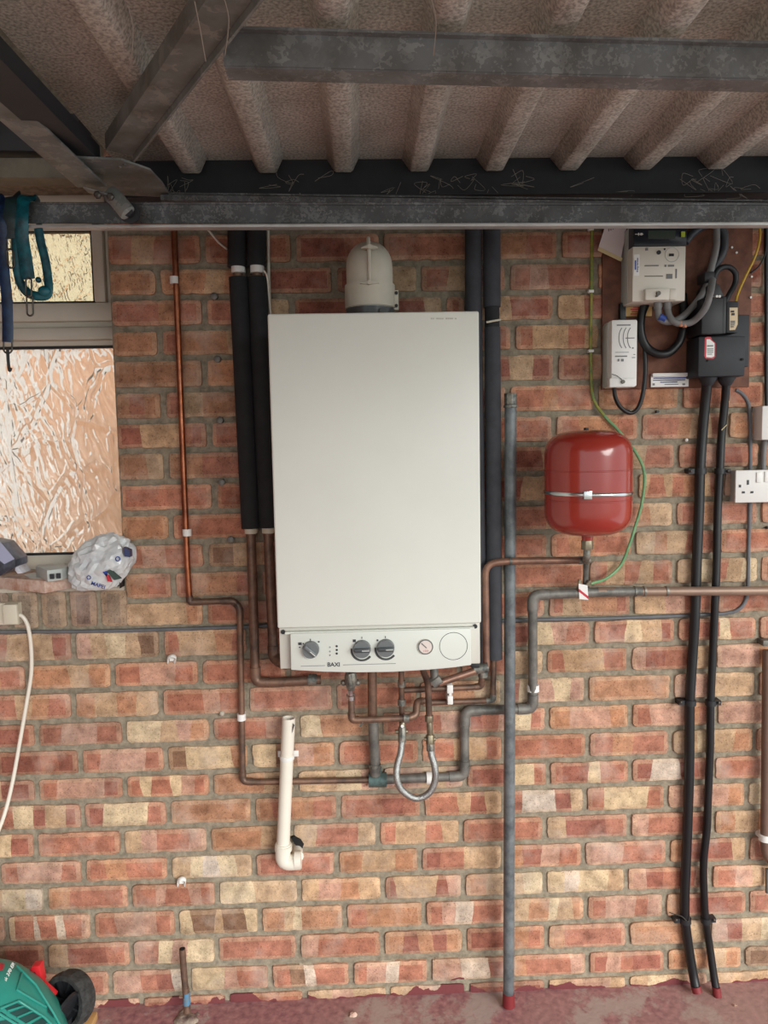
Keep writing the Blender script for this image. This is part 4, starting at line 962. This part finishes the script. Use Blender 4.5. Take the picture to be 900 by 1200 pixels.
# right-hand brown downpipe
dp = thing('brown_pipe', 'brown pipe just inside the right edge with a white clip', 'pipe', P(898, 1050, .03))
pipe(dp, [(899, 762, .03), (897.8, 900, .03), (896.5, 990, .03), (899, 1006, .03), (915, 1015, .03)], 5.6, .03, mat('brown_pipe_paint', (120,96,84), .5, .2, .2, 18), .03)
clip(dp, 896.5, 981, .03, 6, M_PLW, 8)
pipe(dp, [(899, 1018, .02), (899, 1046, .02)], 2.2, .02, M_TARNG, 0, name='lower_stub')
tag(O('pipe_bracket', pbox(894.5, 750.5, 912, 757, 0, .03), M_TARNG, bevel=.001), 'small grey bracket at the right edge above the brown pipe', 'bracket')

# white waste pipe
wp = thing('waste_pipe', 'open-topped white plastic waste pipe leaning on the bricks below the boiler', 'pipe', P(337, 1017, .05))
WPD = .05
r_ = 7.9*mpp(WPD); top_, bot_ = P(338.3, 841, WPD), P(331.6, 995, WPD)
v_, f_ = sweep([top_, bot_], r_, seg=24); f_ = f_[:-2]
vi, fi = sweep([top_, top_+(bot_-top_)*.4], r_*.84, seg=24); fi = fi[:-2]
n1_ = len(v_); rim = [(j, (j+1)%24, n1_+(j+1)%24, n1_+j) for j in range(24)]
O('tube', (v_+vi, f_+[tuple(i+n1_ for i in q) for q in fi]+rim), M_PVC, wp, smooth=True)
O('elbow', sweep(fillet([P(332, 988, WPD), P(331.2, 1011, WPD), P(352, 1009.5, WPD-.0)], .028, 10), 9.3*mpp(WPD), seg=24), M_PVC, wp, smooth=True)
O('elbow_socket', join(sweep([P(332.2, 990, WPD), P(332, 996, WPD)], 10.5*mpp(WPD), seg=24), sweep([P(345.5, 1008, WPD), P(353, 1007.5, WPD)], 10.4*mpp(WPD), seg=24)), M_PVC, wp, smooth=True)
O('wall_stub', cyl(P(349, 1004, WPD-.01), P(347, 990, -.02), r_*.9, 18), M_PVC, wp, smooth=True)
O('pipe_clip', join(lathe([(r_*1.12, -.005), (r_*1.12, .005)], P(336.3, 887.5, WPD), 'Z', 24), pbox(325.5, 880, 350, 887, 0, .012), ), M_PLW, wp, bevel=.001)
O('scorch_mark', pprism([(343.5,848),(345,850),(342.5,859),(342.8,853)], WPD+r_*.80, WPD+r_*.93), M_INK, wp)
struct(O('trim_4', pprism([(341,982),(345,981),(352,984),(356,990),(354,995),(350,993),(346,990)], -.002, .0115), M_DARK))       # dark plate painted as the shade of a broken hole in the brickwork

# copper stub at the floor
st = thing('copper_stub', 'short cut-off upright copper stub with blue paint near the floor', 'pipe', P(219, 1182, .06))
pipe(st, [(213.6, 1112, .05), (215.5, 1140, .05), (217.5, 1160, .052)], 4.0, .05, M_TARN, 0)
pipe(st, [(217.3, 1157, .052), (219.5, 1186, .056)], 4.3, .05, M_TARN, 0, name='lower_end')
pipe(st, [(218.1, 1163, .0525), (219, 1177, .055)], 4.5, .05, mat('blue_tape', (56,128,170), .6, 0, 0, 60, rgb2=(108,112,112)), 0, name='blue_tape')
O('open_end_shade', sweep([P(213.6, 1111.4, .05), P(213.6, 1112.4, .05)], 3*mpp(.05), seg=12), M_DARK, st)  # dark disc painted as the shade inside the tube mouth
mr = P(219, 1182, .055)
v_, f_ = sphere((mr.x, mr.y, -.002), .034, 26, 1, .22)
v_ = [p + Vector((noise.noise(p*60), noise.noise(p*60+Vector((3,1,2))), noise.noise(p*50)))*.009 for p in v_]
tag(O('mortar_mound', (v_, f_), mat('rough_mortar', (160,146,130), .95, 0, 0, 60, .8, rgb2=(116,92,88)), smooth=True), 'rough mound of mortar around the foot of the copper stub', 'mortar')
# debris on the floor
for x, y, s, lb_ in ((414, 1189, .010, 'small pale stone chip on the floor below the white pipe'),(862, 1178, .004, 'tiny pale chip on the floor at the right')):
    q = PZ(x, y, .004); v_, f_ = sphere((q.x, q.y, .004), s, 8, .7, .6); v_ = [p+Vector((noise.noise(p*200),0,noise.noise(p*220)))*.004 for p in v_]
    tag(O('stone_chip', (v_, f_), M_STONE), lb_, 'stone')

# old clip remains and plugs on the bricks
for x, y, lb_ in ((201.5, 772, 'broken white clip stub below the copper pipe step'), (213, 1033, 'broken white clip stub low on the wall above the copper stub')):
    t = thing('broken_clip', lb_, 'clip', P(x, y, 0))
    pp_ = [P(x-4.5, y+4, .008), P(x-4.2, y-1.5, .02), P(x, y-3.5, .024), P(x+4, y-2, .02), P(x+3, y+4, .010)]
    O('clip_arc', sweep(smooth_path(pp_, 4), .0026, .006, seg=8), M_PLW, t, smooth=True); O('clip_foot', pbox(x-3, y-1, x+3, y+3, 0, .012), M_PLW, t, bevel=.001)
for x, y, s, m_, lb_ in ((260, 836, 3.2, M_SILL, 'pale filled plug in the bricks left of the white pipe top'), (359, 515, 2, M_PLW, None), (804.5, 515.5, 2, M_PLW, 'white wall plug in the mortar left of the black cables')):
    if lb_: 
        c_ = P(x, y, .008); tag(O('wall_plug', sphere(c_, s*mpp(0), 12, .8), m_, smooth=True), lb_, 'wall plug')
pl_ = [(251.5,347),(255,422),(254,493),(259.5,492)]
for i, (x, y, lb_) in enumerate(((251.5, 347.5, 'grey wall plug in the second joint below the rail, left of the lagged pipes'), (255, 421, 'grey wall plug in the fourth joint below the rail, left of the lagged pipes'), (258, 492.5, 'grey wall plug halfway down the wall left of the lagged pipes'), (260, 565, 'dark wall plug level with the red vessel, left of the lagged pipes'), (270.5, 632, 'dark wall plug just below the foam sleeve ends'))):
    c_ = P(x, y, .006); tag(O('wall_plug', lathe([(.0085, 0), (.0085, .014), (.004, .016)], (c_.x, .0, c_.z), 'Y', 12), M_TARNG, smooth=True), lb_, 'wall plug')
for x, y, lb_ in ((735, 482, 'small screw in the joint below the communications box'), (769, 482.5, 'small screw in the joint below the notice strip'), (898, 618, 'dark screw at the right edge below the double socket')):
    c_ = P(x, y, 0); tag(O('screw', lathe([(.0035, 0), (.0035, .012)], (c_.x, 0, c_.z), 'Y', 10), M_BLACK), lb_, 'screw')
for x, y, k_ in ((854, 292, 0), (859.5, 298, 0), (877, 326, 0), (876, 350, 0)):
    c_ = P(x, y, 0); o = tag(O('board_screw', lathe([(.0028, .012), (.0028, .017)], (c_.x, 0, c_.z), 'Y', 10), M_PLW), '', 'screw')
    o['label'] = {854:'pale screw head on the board, nearest the grey tails', 859:'pale screw head on the board, second from the grey tails', 877:'pale screw head on the board right edge, upper', 876:'pale screw head on the board right edge, lower'}[int(x)]

# thin white cables near the top
cable('white_cable', 'thin white cable slanting across the bricks left of the lagged pipes', [(240,265,.01),(246,272,.01),(256,284,.012),(266,292,.015)], 1.2, M_PVC, n=3)
cable('white_cable', 'thin white cable dropping behind the boiler beside the lagged pipe', [(313.5,205,.02),(314.5,300,.02),(316.5,375,.02)], 1.8, M_PVC, n=3)
cable('white_cable', 'short pale wire curling from the pipe clip to the boiler top', [(309,317,.06),(313,324,.055),(315,345,.04),(317,372,.03)], 1.1, M_PVC, n=4)

# ------------------------------------------------------------------ things on the sill
ZS = zs_top+.004
def sill_pt(px, py, z): return PZ(px, py, z)
# stone tile: corners at the top surface
tz = ZS+.030
tile = thing('stone_tile', 'speckled reddish stone tile offcut lying on the window sill', 'tile', P(45, 690, 0))
tpx = [(-8,675.5),(52,681),(91,673.5),(60,660),(30,664)]
tw = [PZ(x, y, tz) for x, y in tpx]; tw = [Vector((p.x, min(p.y, .112), 0)) for p in tw]
O('slab', hprism([(p.x, p.y) for p in tw], ZS, tz), M_STONE, tile, bevel=.001)
O('dust_patch', hprism([(p.x, p.y) for p in [PZ(x, y, tz) for x, y in ((28,674),(40,671),(54,674),(50,678),(34,677))]], tz, tz+.0008), mat('pale_dust', (214,216,212), .8), tile)
brk_ = thing('socket_module', 'grey plastic clip module lying on the stone tile', 'fitting', P(62, 670, 0))
mz0, mz1 = tz, tz+.028
pts_ = [PZ(x, y, mz1) for x, y in ((42,663.5),(48,665),(55,668.5),(72,666.5),(81,663),(80,660.5),(60,660.5),(44,661.5))]
O('moulded_body', hprism([(p.x, min(p.y, .114)) for p in pts_], mz0, mz1), M_GREYM, brk_, bevel=.0015)
pq = [PZ(x, 668.5, mz1) for x in (58,62,65,69)]
O('port', join(box(pq[0].x, pq[1].x, pts_[2].y-.002, pts_[2].y+.004, mz0+.007, mz0+.019), box(pq[2].x, pq[3].x, pts_[2].y-.001, pts_[2].y+.006, mz0+.008, mz0+.020)), M_INK, brk_)
# crumpled bag
bc_ = P(121, 667, .035)
bag = thing('plastic_bag', 'crumpled silver and white plastic bag with blue lettering on the sill corner', 'bag', (bc_.x, bc_.y, ZS))
bm = bmesh.new(); bmesh.ops.create_icosphere(bm, subdivisions=4, radius=1)
vs = []
for q in bm.verts:
    p = q.co.copy()
    ridge = 1-abs(noise.noise(p*1.7+Vector((4,2,1))))*1.4; ridge2 = 1-abs(noise.noise(p*4.5))*1.6
    k = .72+.24*ridge+.12*ridge2
    x = p.x*k*.083; z = p.z*k*.072; y = p.y*k*.05
    x += -.012*(p.z < -.2)*(abs(p.z)); z += .020*p.x
    vs.append(Vector((x, y, z)))
fs = [tuple(v.index for v in f.verts) for f in bm.faces]; bm.free()
zc_ = ZS+.062
vs = [Vector((bc_.x+v.x, bc_.y+v.y, max(ZS+.001, zc_+v.z))) for v in vs]
O('crumpled_body', (vs, fs), M_BAG, bag)
def bagd(px, py):                       # depth of bag surface at pixel (front)
    best = None; q = P(px, py, .07)
    for v in vs:
        d2 = (v.x-q.x)**2+(v.z-q.z)**2
        if d2 < .00012 and (best is None or -v.y > best): best = -v.y
    return (best or .07)+.001
text('bag_lettering', 'MAPEI', 115, 686, bagd(115,684)+.006, .013, M_BLUEINK, bag, rot=.35)
text('bag_roundel', 'o', 104, 676, bagd(104,676)+.001, .022, M_BLUEINK, bag)
text('bag_roundel', 'o', 138, 654, bagd(138,654)+.001, .026, M_BLUEINK, bag)
bd_ = bagd(128, 672)
O('bag_opening', pprism([(121,661),(142,678),(134,680),(127,672)], bd_-.006, bd_+.0015), mat('bag_inside', (60,78,72), .7), bag)
O('red_panel', pprism([(123,672),(127,674),(131,682),(126,681)], bd_-.004, bd_+.002), M_REDINK, bag)
O('blue_panel', pprism([(121,664),(126,671),(125,676),(120.5,671)], bd_-.004, bd_+.002), M_BLUEINK, bag)
O('navy_corner', pprism([(144.5,641.5),(152,645),(152,653),(146,652)], bagd(146,648)-.02, bagd(146,648)), mat('navy_print', (48,62,104), .4), bag)
tag(O('black_pouch', join(box(P(141,680,.03).x, PXO-.004, -.035, .01, ZS, ZS+.035)), M_BLACK, bevel=.01), 'black object squashed behind the crumpled bag in the sill corner', 'pouch')
# wrapped box at the left edge
wb = thing('wrapped_box', 'dark box in clear plastic wrap leaning at the left end of the sill', 'box', P(0, 675, 0))
O('box_body', pprism([(-26,632),(1,637),(17.5,656),(18,664),(0,675),(-26,672)], -.02, .05), mat('box_print_dark', (52,56,66), .35, 0, 0, 12, rgb2=(120,128,150)), wb, bevel=.002)
O('box_face', pprism([(-22,634),(0,635),(17,655),(5,661),(-22,640)], .05, .0515), mat('lilac_print', (170,176,204), .3), wb)
O('plastic_wrap', pprism([(17,650),(21,664),(27,672),(20,673),(17,668)], -.02, .03), M_FOIL, wb, bevel=.003)

# ------------------------------------------------------------------ ratchet straps over the rail
RD = .318
def strap(pts, w, mt_, par, name='webbing', n=5, t=.003):
    return O(name, sweep(smooth_path([P(*q) for q in pts], n), w*mpp(.3), t, seg=10, flat=True), mt_, par, smooth=True)
def link(cx, cy, w, h, par, d=RD, rot=0, name='chain_link', r=.0019):
    path = []
    for k in range(28):
        a = 2*math.pi*k/28; x = math.cos(a)*w; y = math.sin(a)*w + (h-w)*(1 if math.sin(a) > 0 else -1)
        path.append(P(cx+x*math.cos(rot)-y*math.sin(rot), cy+x*math.sin(rot)+y*math.cos(rot), d))
    return O(name, sweep(path, r, seg=8, closed=True), M_LINK, par, smooth=True)
rs1 = thing('luggage_strap', 'longest navy strap hanging off the rail with a hook at its tip', 'strap', P(9, 435, .3))
strap([(-6,237,.27),(-2,233,.30),(0,236,RD),(1,260,RD+.012),(3,290,RD),(5,320,RD),(8,350,RD),(9,380,RD),(9,401,RD)], 6.2, M_NAVY, rs1)
link(9.2, 404, 5, 10, rs1); O('hook', sweep(smooth_path([P(*q) for q in ((9,409,RD+.004),(9.4,420,RD),(11,434,RD),(13,431,RD))], 5), .0032, seg=8), M_BLACK, rs1, smooth=True)
rs2 = thing('luggage_strap', 'short dark green strap looped over the rail with a hanging chain link', 'strap', P(13, 314, .3))
strap([(18,231,.27),(16,231,.30),(12,236,RD),(11,255,RD+.012),(10,270,RD+.006),(11,280,RD+.004)], 9.0, M_STRAPD, rs2)
link(10.8, 285, 2.6, 7, rs2, RD+.003); link(12.5, 303, 4, 11, rs2, RD+.004, -.1)
rs3 = thing('luggage_strap', 'glossy teal strap hanging in a wide loop from the rail across the fanlight', 'strap', P(40, 355, .3))
strap([(38,233,.27),(34,231,.30),(27,236,RD),(25,256,RD+.012),(26,280,RD+.006),(30,305,RD+.006),(33,327,RD+.006)], 7.6, M_TEAL, rs3)
strap([(21,262,RD+.0),(19.5,290,RD),(20,315,RD),(25,334,RD),(36,345,RD),(52,347,RD),(57,341,RD+.002),(56,325,RD),(53,305,RD),(48,285,RD),(45,268,RD)], 5.0, M_TEAL, rs3, t=.004)
strap([(38,235,.27),(41,232,.30),(46,240,.26),(46,262,.27),(45,270,RD)], 4.0, M_TEAL, rs3, name='back_length')
O('knot', join(sphere(P(52, 341, RD+.006), .013, 14, .6, .8), sphere(P(45, 328, RD), .006, 10)), M_TEAL, rs3, smooth=True)
link(33.5, 337, 3.4, 11, rs3, RD+.012); link(35, 358, 3.6, 12, rs3, RD+.010, -.04)

# ------------------------------------------------------------------ mower in the corner
mc = P(-34, 1262, .40); mR = Vector((.200, .17, .238))
mow = thing('lawn_mower', 'green lawnmower with a red lever and ridged black wheel in the bottom left corner', 'lawnmower', (mc.x, mc.y, 0))
def mhit(px, py, k=1.0):               # ray against the hood ellipsoid
    v = ray(px, py); o_ = CAM-mc; R_ = mR*k
    a = sum((v[i]/R_[i])**2 for i in range(3)); b2 = sum(v[i]*o_[i]/R_[i]**2 for i in range(3)); c = sum((o_[i]/R_[i])**2 for i in range(3))-1
    D_ = b2*b2-a*c
    if D_ < 0: D_ = 0
    return CAM + v*((-b2-math.sqrt(D_))/a)
pr = []
v_, f_ = sphere((0,0,0), 1, 48)
v_ = [Vector((mc.x+p.x*mR.x, mc.y+p.y*mR.y, max(.02, mc.z+p.z*mR.z))) for p in v_]
hood = O('hood', (v_, f_), M_MOW, mow, smooth=True)
def surf_line(pts, r, mt_, name, par, k=1.0, m=8):
    pp_ = []
    for i in range(len(pts)-1):
        for q in range(m): t = q/m; pp_.append(mhit(pts[i][0]*(1-t)+pts[i+1][0]*t, pts[i][1]*(1-t)+pts[i+1][1]*t, k))
    pp_.append(mhit(*pts[-1], k)); return sweep(pp_, r, seg=8)
def surf_patch(poly, k=1.004, n=6):
    (ax, ay), (bx, by), (cx, cy), (dx, dy) = poly; V, F = [], []
    for i in range(n+1):
        for j in range(n+1):
            u, w = i/n, j/n
            V.append(mhit((ax*(1-u)+bx*u)*(1-w)+(dx*(1-u)+cx*u)*w, (ay*(1-u)+by*u)*(1-w)+(dy*(1-u)+cy*u)*w, k))
    for i in range(n):
        for j in range(n): a = i*(n+1)+j; F.append((a, a+1, a+n+2, a+n+1))
    return V, F
slots = [((3,1180),(20,1175.5),(26,1178.5),(8,1184)), ((11,1187),(29,1180.5),(36,1184),(19,1191.5)), ((22,1194),(39,1186.5),(47,1190),(30,1199)), ((33,1202),(50,1192.5),(58,1197),(42,1208)),
         ((56,1178),(62,1184),(63,1193),(56,1186)), ((-16,1188),(2,1186),(8,1190),(-12,1195)), ((-6,1198),(14,1194),(22,1199),(4,1206))]
O('vent_slot_shade', join(*[surf_patch(s, 1.003) for s in slots]), mat('vent_shade_green', (18,62,60), .7), hood)  # recess shade painted as dark green patches lying on the closed hood
O('moulded_rib', join(surf_line([(0,1182),(22,1173),(52,1192),(66,1206)], .0026, M_MOW, '', hood, 1.006), surf_line([(-4,1186),(28,1206)], .0026, M_MOW, '', hood, 1.006), surf_line([(20,1132),(42,1154),(62,1186),(72,1204)], .0024, M_MOW, '', hood, 1.01),
    surf_line([(9,1184.6),(28,1178.9)], .002, 0, '', 0, 1.006), surf_line([(20,1192.4),(38,1184.8)], .002, 0, '', 0, 1.006), surf_line([(30,1200.4),(48,1191)], .002, 0, '', 0, 1.006),
    surf_line([(26,1140),(20,1160),(40,1172),(54,1180)], .0022, 0, '', 0, 1.004)), M_MOW, hood, smooth=True)
for w_, (tx, ty), sz in (('Rotak 370 ER', (9, 1143), .0110),):
    q = mhit(tx, ty, 1.05)
    nn = Vector(((q.x-mc.x)/mR.x**2, (q.y-mc.y)/mR.y**2, (q.z-mc.z)/mR.z**2)).normalized()
    up_ = Vector((0,0,1)); xa_ = up_.cross(nn).normalized(); ya_ = nn.cross(xa_)
    mw = Matrix((xa_, ya_, nn)).transposed().to_4x4(); mw.translation = q
    text('model_lettering', w_, 0, 0, 0, sz, M_PLW, hood, tilt=Matrix.Translation(q) @ Matrix.Rotation(-1.08, 4, 'Y') @ Matrix.Rotation(math.pi/2-.5, 4, 'X'))
O('red_badge', surf_patch([(-4,1128),(5,1129),(4,1136),(-6,1140)], 1.006), M_REDINK, hood)
# wheel
wc = P(80, 1172, .26); wr = 33*mpp(.26)
wh = O('wheel', join(), M_TYRE, mow) if False else None
ax_ = Vector((-.34, -.90, .26)).normalized()
def disk_path(c, r, axv, n=40):
    s = axv.cross(Vector((0,0,1))).normalized(); u = s.cross(axv)
    return [c + s*(math.cos(2*math.pi*k/n)*r) + u*(math.sin(2*math.pi*k/n)*r) for k in range(n)], s, u
tp_, s_, u_ = disk_path(wc, wr*.86, ax_)
def wl_lathe(profile, seg=48, tread=False):
    V, F = [], []
    for i, (r, h) in enumerate(profile):
        for k in range(seg):
            a = 2*math.pi*k/seg; rr = r*(1.0 if not tread or not (2 <= i <= 3) else (1.0 if k % 4 < 2 else .955))
            V.append(wc + s_*(math.cos(a)*rr) + u_*(math.sin(a)*rr) + ax_*h)
    for i in range(len(profile)-1):
        for k in range(seg): F.append((i*seg+k, i*seg+(k+1)%seg, (i+1)*seg+(k+1)%seg, (i+1)*seg+k))
    return V, F
wheel = O('wheel', wl_lathe([(wr*.76,-.018),(wr*.94,-.022),(wr,-.012),(wr,.012),(wr*.94,.022),(wr*.76,.020),(wr*.74,.0),(wr*.76,-.018)], 60, True), M_TYRE, mow, smooth=True)
O('wheel_disc', wl_lathe([(wr*.76,.002),(wr*.3,.004),(wr*.28,.014),(.001,.016)], 40), M_BLACK, wheel, smooth=True)
for k in range(8):
    a = 2*math.pi*k/8+.2; dv = s_*math.cos(a)+u_*math.sin(a)
    O('spoke', beam(wc+dv*wr*.26+ax_*.010, wc+dv*wr*.76+ax_*.010, .004, .012, ax_), M_BLACK, wheel)
O('bellows_housing', join(*[sweep([P(74-i*1.5+i*.2, 1186+i*1.6, .31+i*.006), P(77-i*1.5+i*.2, 1188+i*1.6, .312+i*.006)], (24-i*.5)*mpp(.3), seg=20) for i in range(1)],
   *[sweep([P(79-i*3.2, 1181+i*1.0, .30+i*.004), P(79-i*3.2-1.6, 1181+i*1.0+.8, .30+i*.004)], (8+i*2.2)*mpp(.3), seg=20) for i in range(6)], sweep([P(70, 1190, .30), P(66, 1230, .30)], 15*mpp(.3), seg=20)), M_BLACK, mow, smooth=True)
lv = [P(x, y, .30) for x, y in ((40,1134.5),(47,1141),(50,1153),(64,1167))]
O('red_lever', join(pprism([(34,1139),(36.5,1133.5),(46,1132),(50,1153),(46,1156),(38,1147)], .288, .31), pprism([(45,1150),(50,1152),(66,1166.5),(62,1169),(46,1156)], .292, .305)), M_MOWR, mow, bevel=.002)
O('lever_slot_shade', pprism([(38.5,1140),(40.5,1139),(44,1149),(42,1149)], .31, .3112), mat('lever_shade_red', (90,14,20), .6), mow)  # slot shade painted as a darker red patch on the lever face
q = PZ(104, 1196, .02)
tag(O('cardboard_scrap', box(q.x-.015, q.x+.012, q.y-.03, q.y+.03, 0, .02), M_TAN, bevel=.002), 'scrap of tan cardboard on the floor beside the mower wheel', 'cardboard')

# ------------------------------------------------------------------ camera, light, view
cam = bpy.data.cameras.new('camera'); co_ = bpy.data.objects.new('camera', cam); COL.objects.link(co_)
cam.sensor_fit = 'VERTICAL'; cam.sensor_height = 36; cam.lens = FPX/1200*36; cam.clip_start = .02
mw = Matrix((CR, CU, -CF)).transposed().to_4x4(); mw.translation = CAM; co_.matrix_world = mw
sc.camera = co_
w = bpy.data.worlds.new('overcast_sky'); sc.world = w; w.use_nodes = True
bg = w.node_tree.nodes['Background']; bg.inputs['Color'].default_value = (.90, .97, 1.0, 1); bg.inputs['Strength'].default_value = .95
sun = bpy.data.lights.new('hazy_sun', 'SUN'); sun.energy = 2.6; sun.angle = math.radians(36); sun.color = (1, .99, .95)
so = bpy.data.objects.new('hazy_sun', sun); COL.objects.link(so)
so.rotation_euler = Vector((-.55, .85, -.40)).to_track_quat('-Z', 'Y').to_euler()
sc.view_settings.view_transform = 'Standard'; sc.view_settings.look = 'None'; sc.view_settings.exposure = .55; sc.view_settings.gamma = 1
sc.view_settings.use_curve_mapping = False
GRP = {'lagged_pipe':'foam lagged pipes beside the boiler','armoured_cable':'thick black cables down to the floor','luggage_strap':'straps hanging on the steel rail','meter_tail':'grey meter tails','supply_cable':'black supply cables on the board','wall_plug':'wall plugs left in the brickwork','board_screw':'screws in the hardboard','screw':'screws left in the mortar','broken_clip':'broken clip stubs','check_valve':'small brass valves of the filling loop','filling_pipe':'small copper pipes to the filling loop','white_cable':'thin white cables at the top','earth_wire':'earth wires','stone_chip':'stone chips on the floor','splinter':'splinters on the black cable'}
for o in list(bpy.data.objects):
    if o.parent is None and o.name.split('.')[0] in GRP and 'label' in o: o['group'] = GRP[o.name.split('.')[0]]
    if '_o' in o: del o['_o']
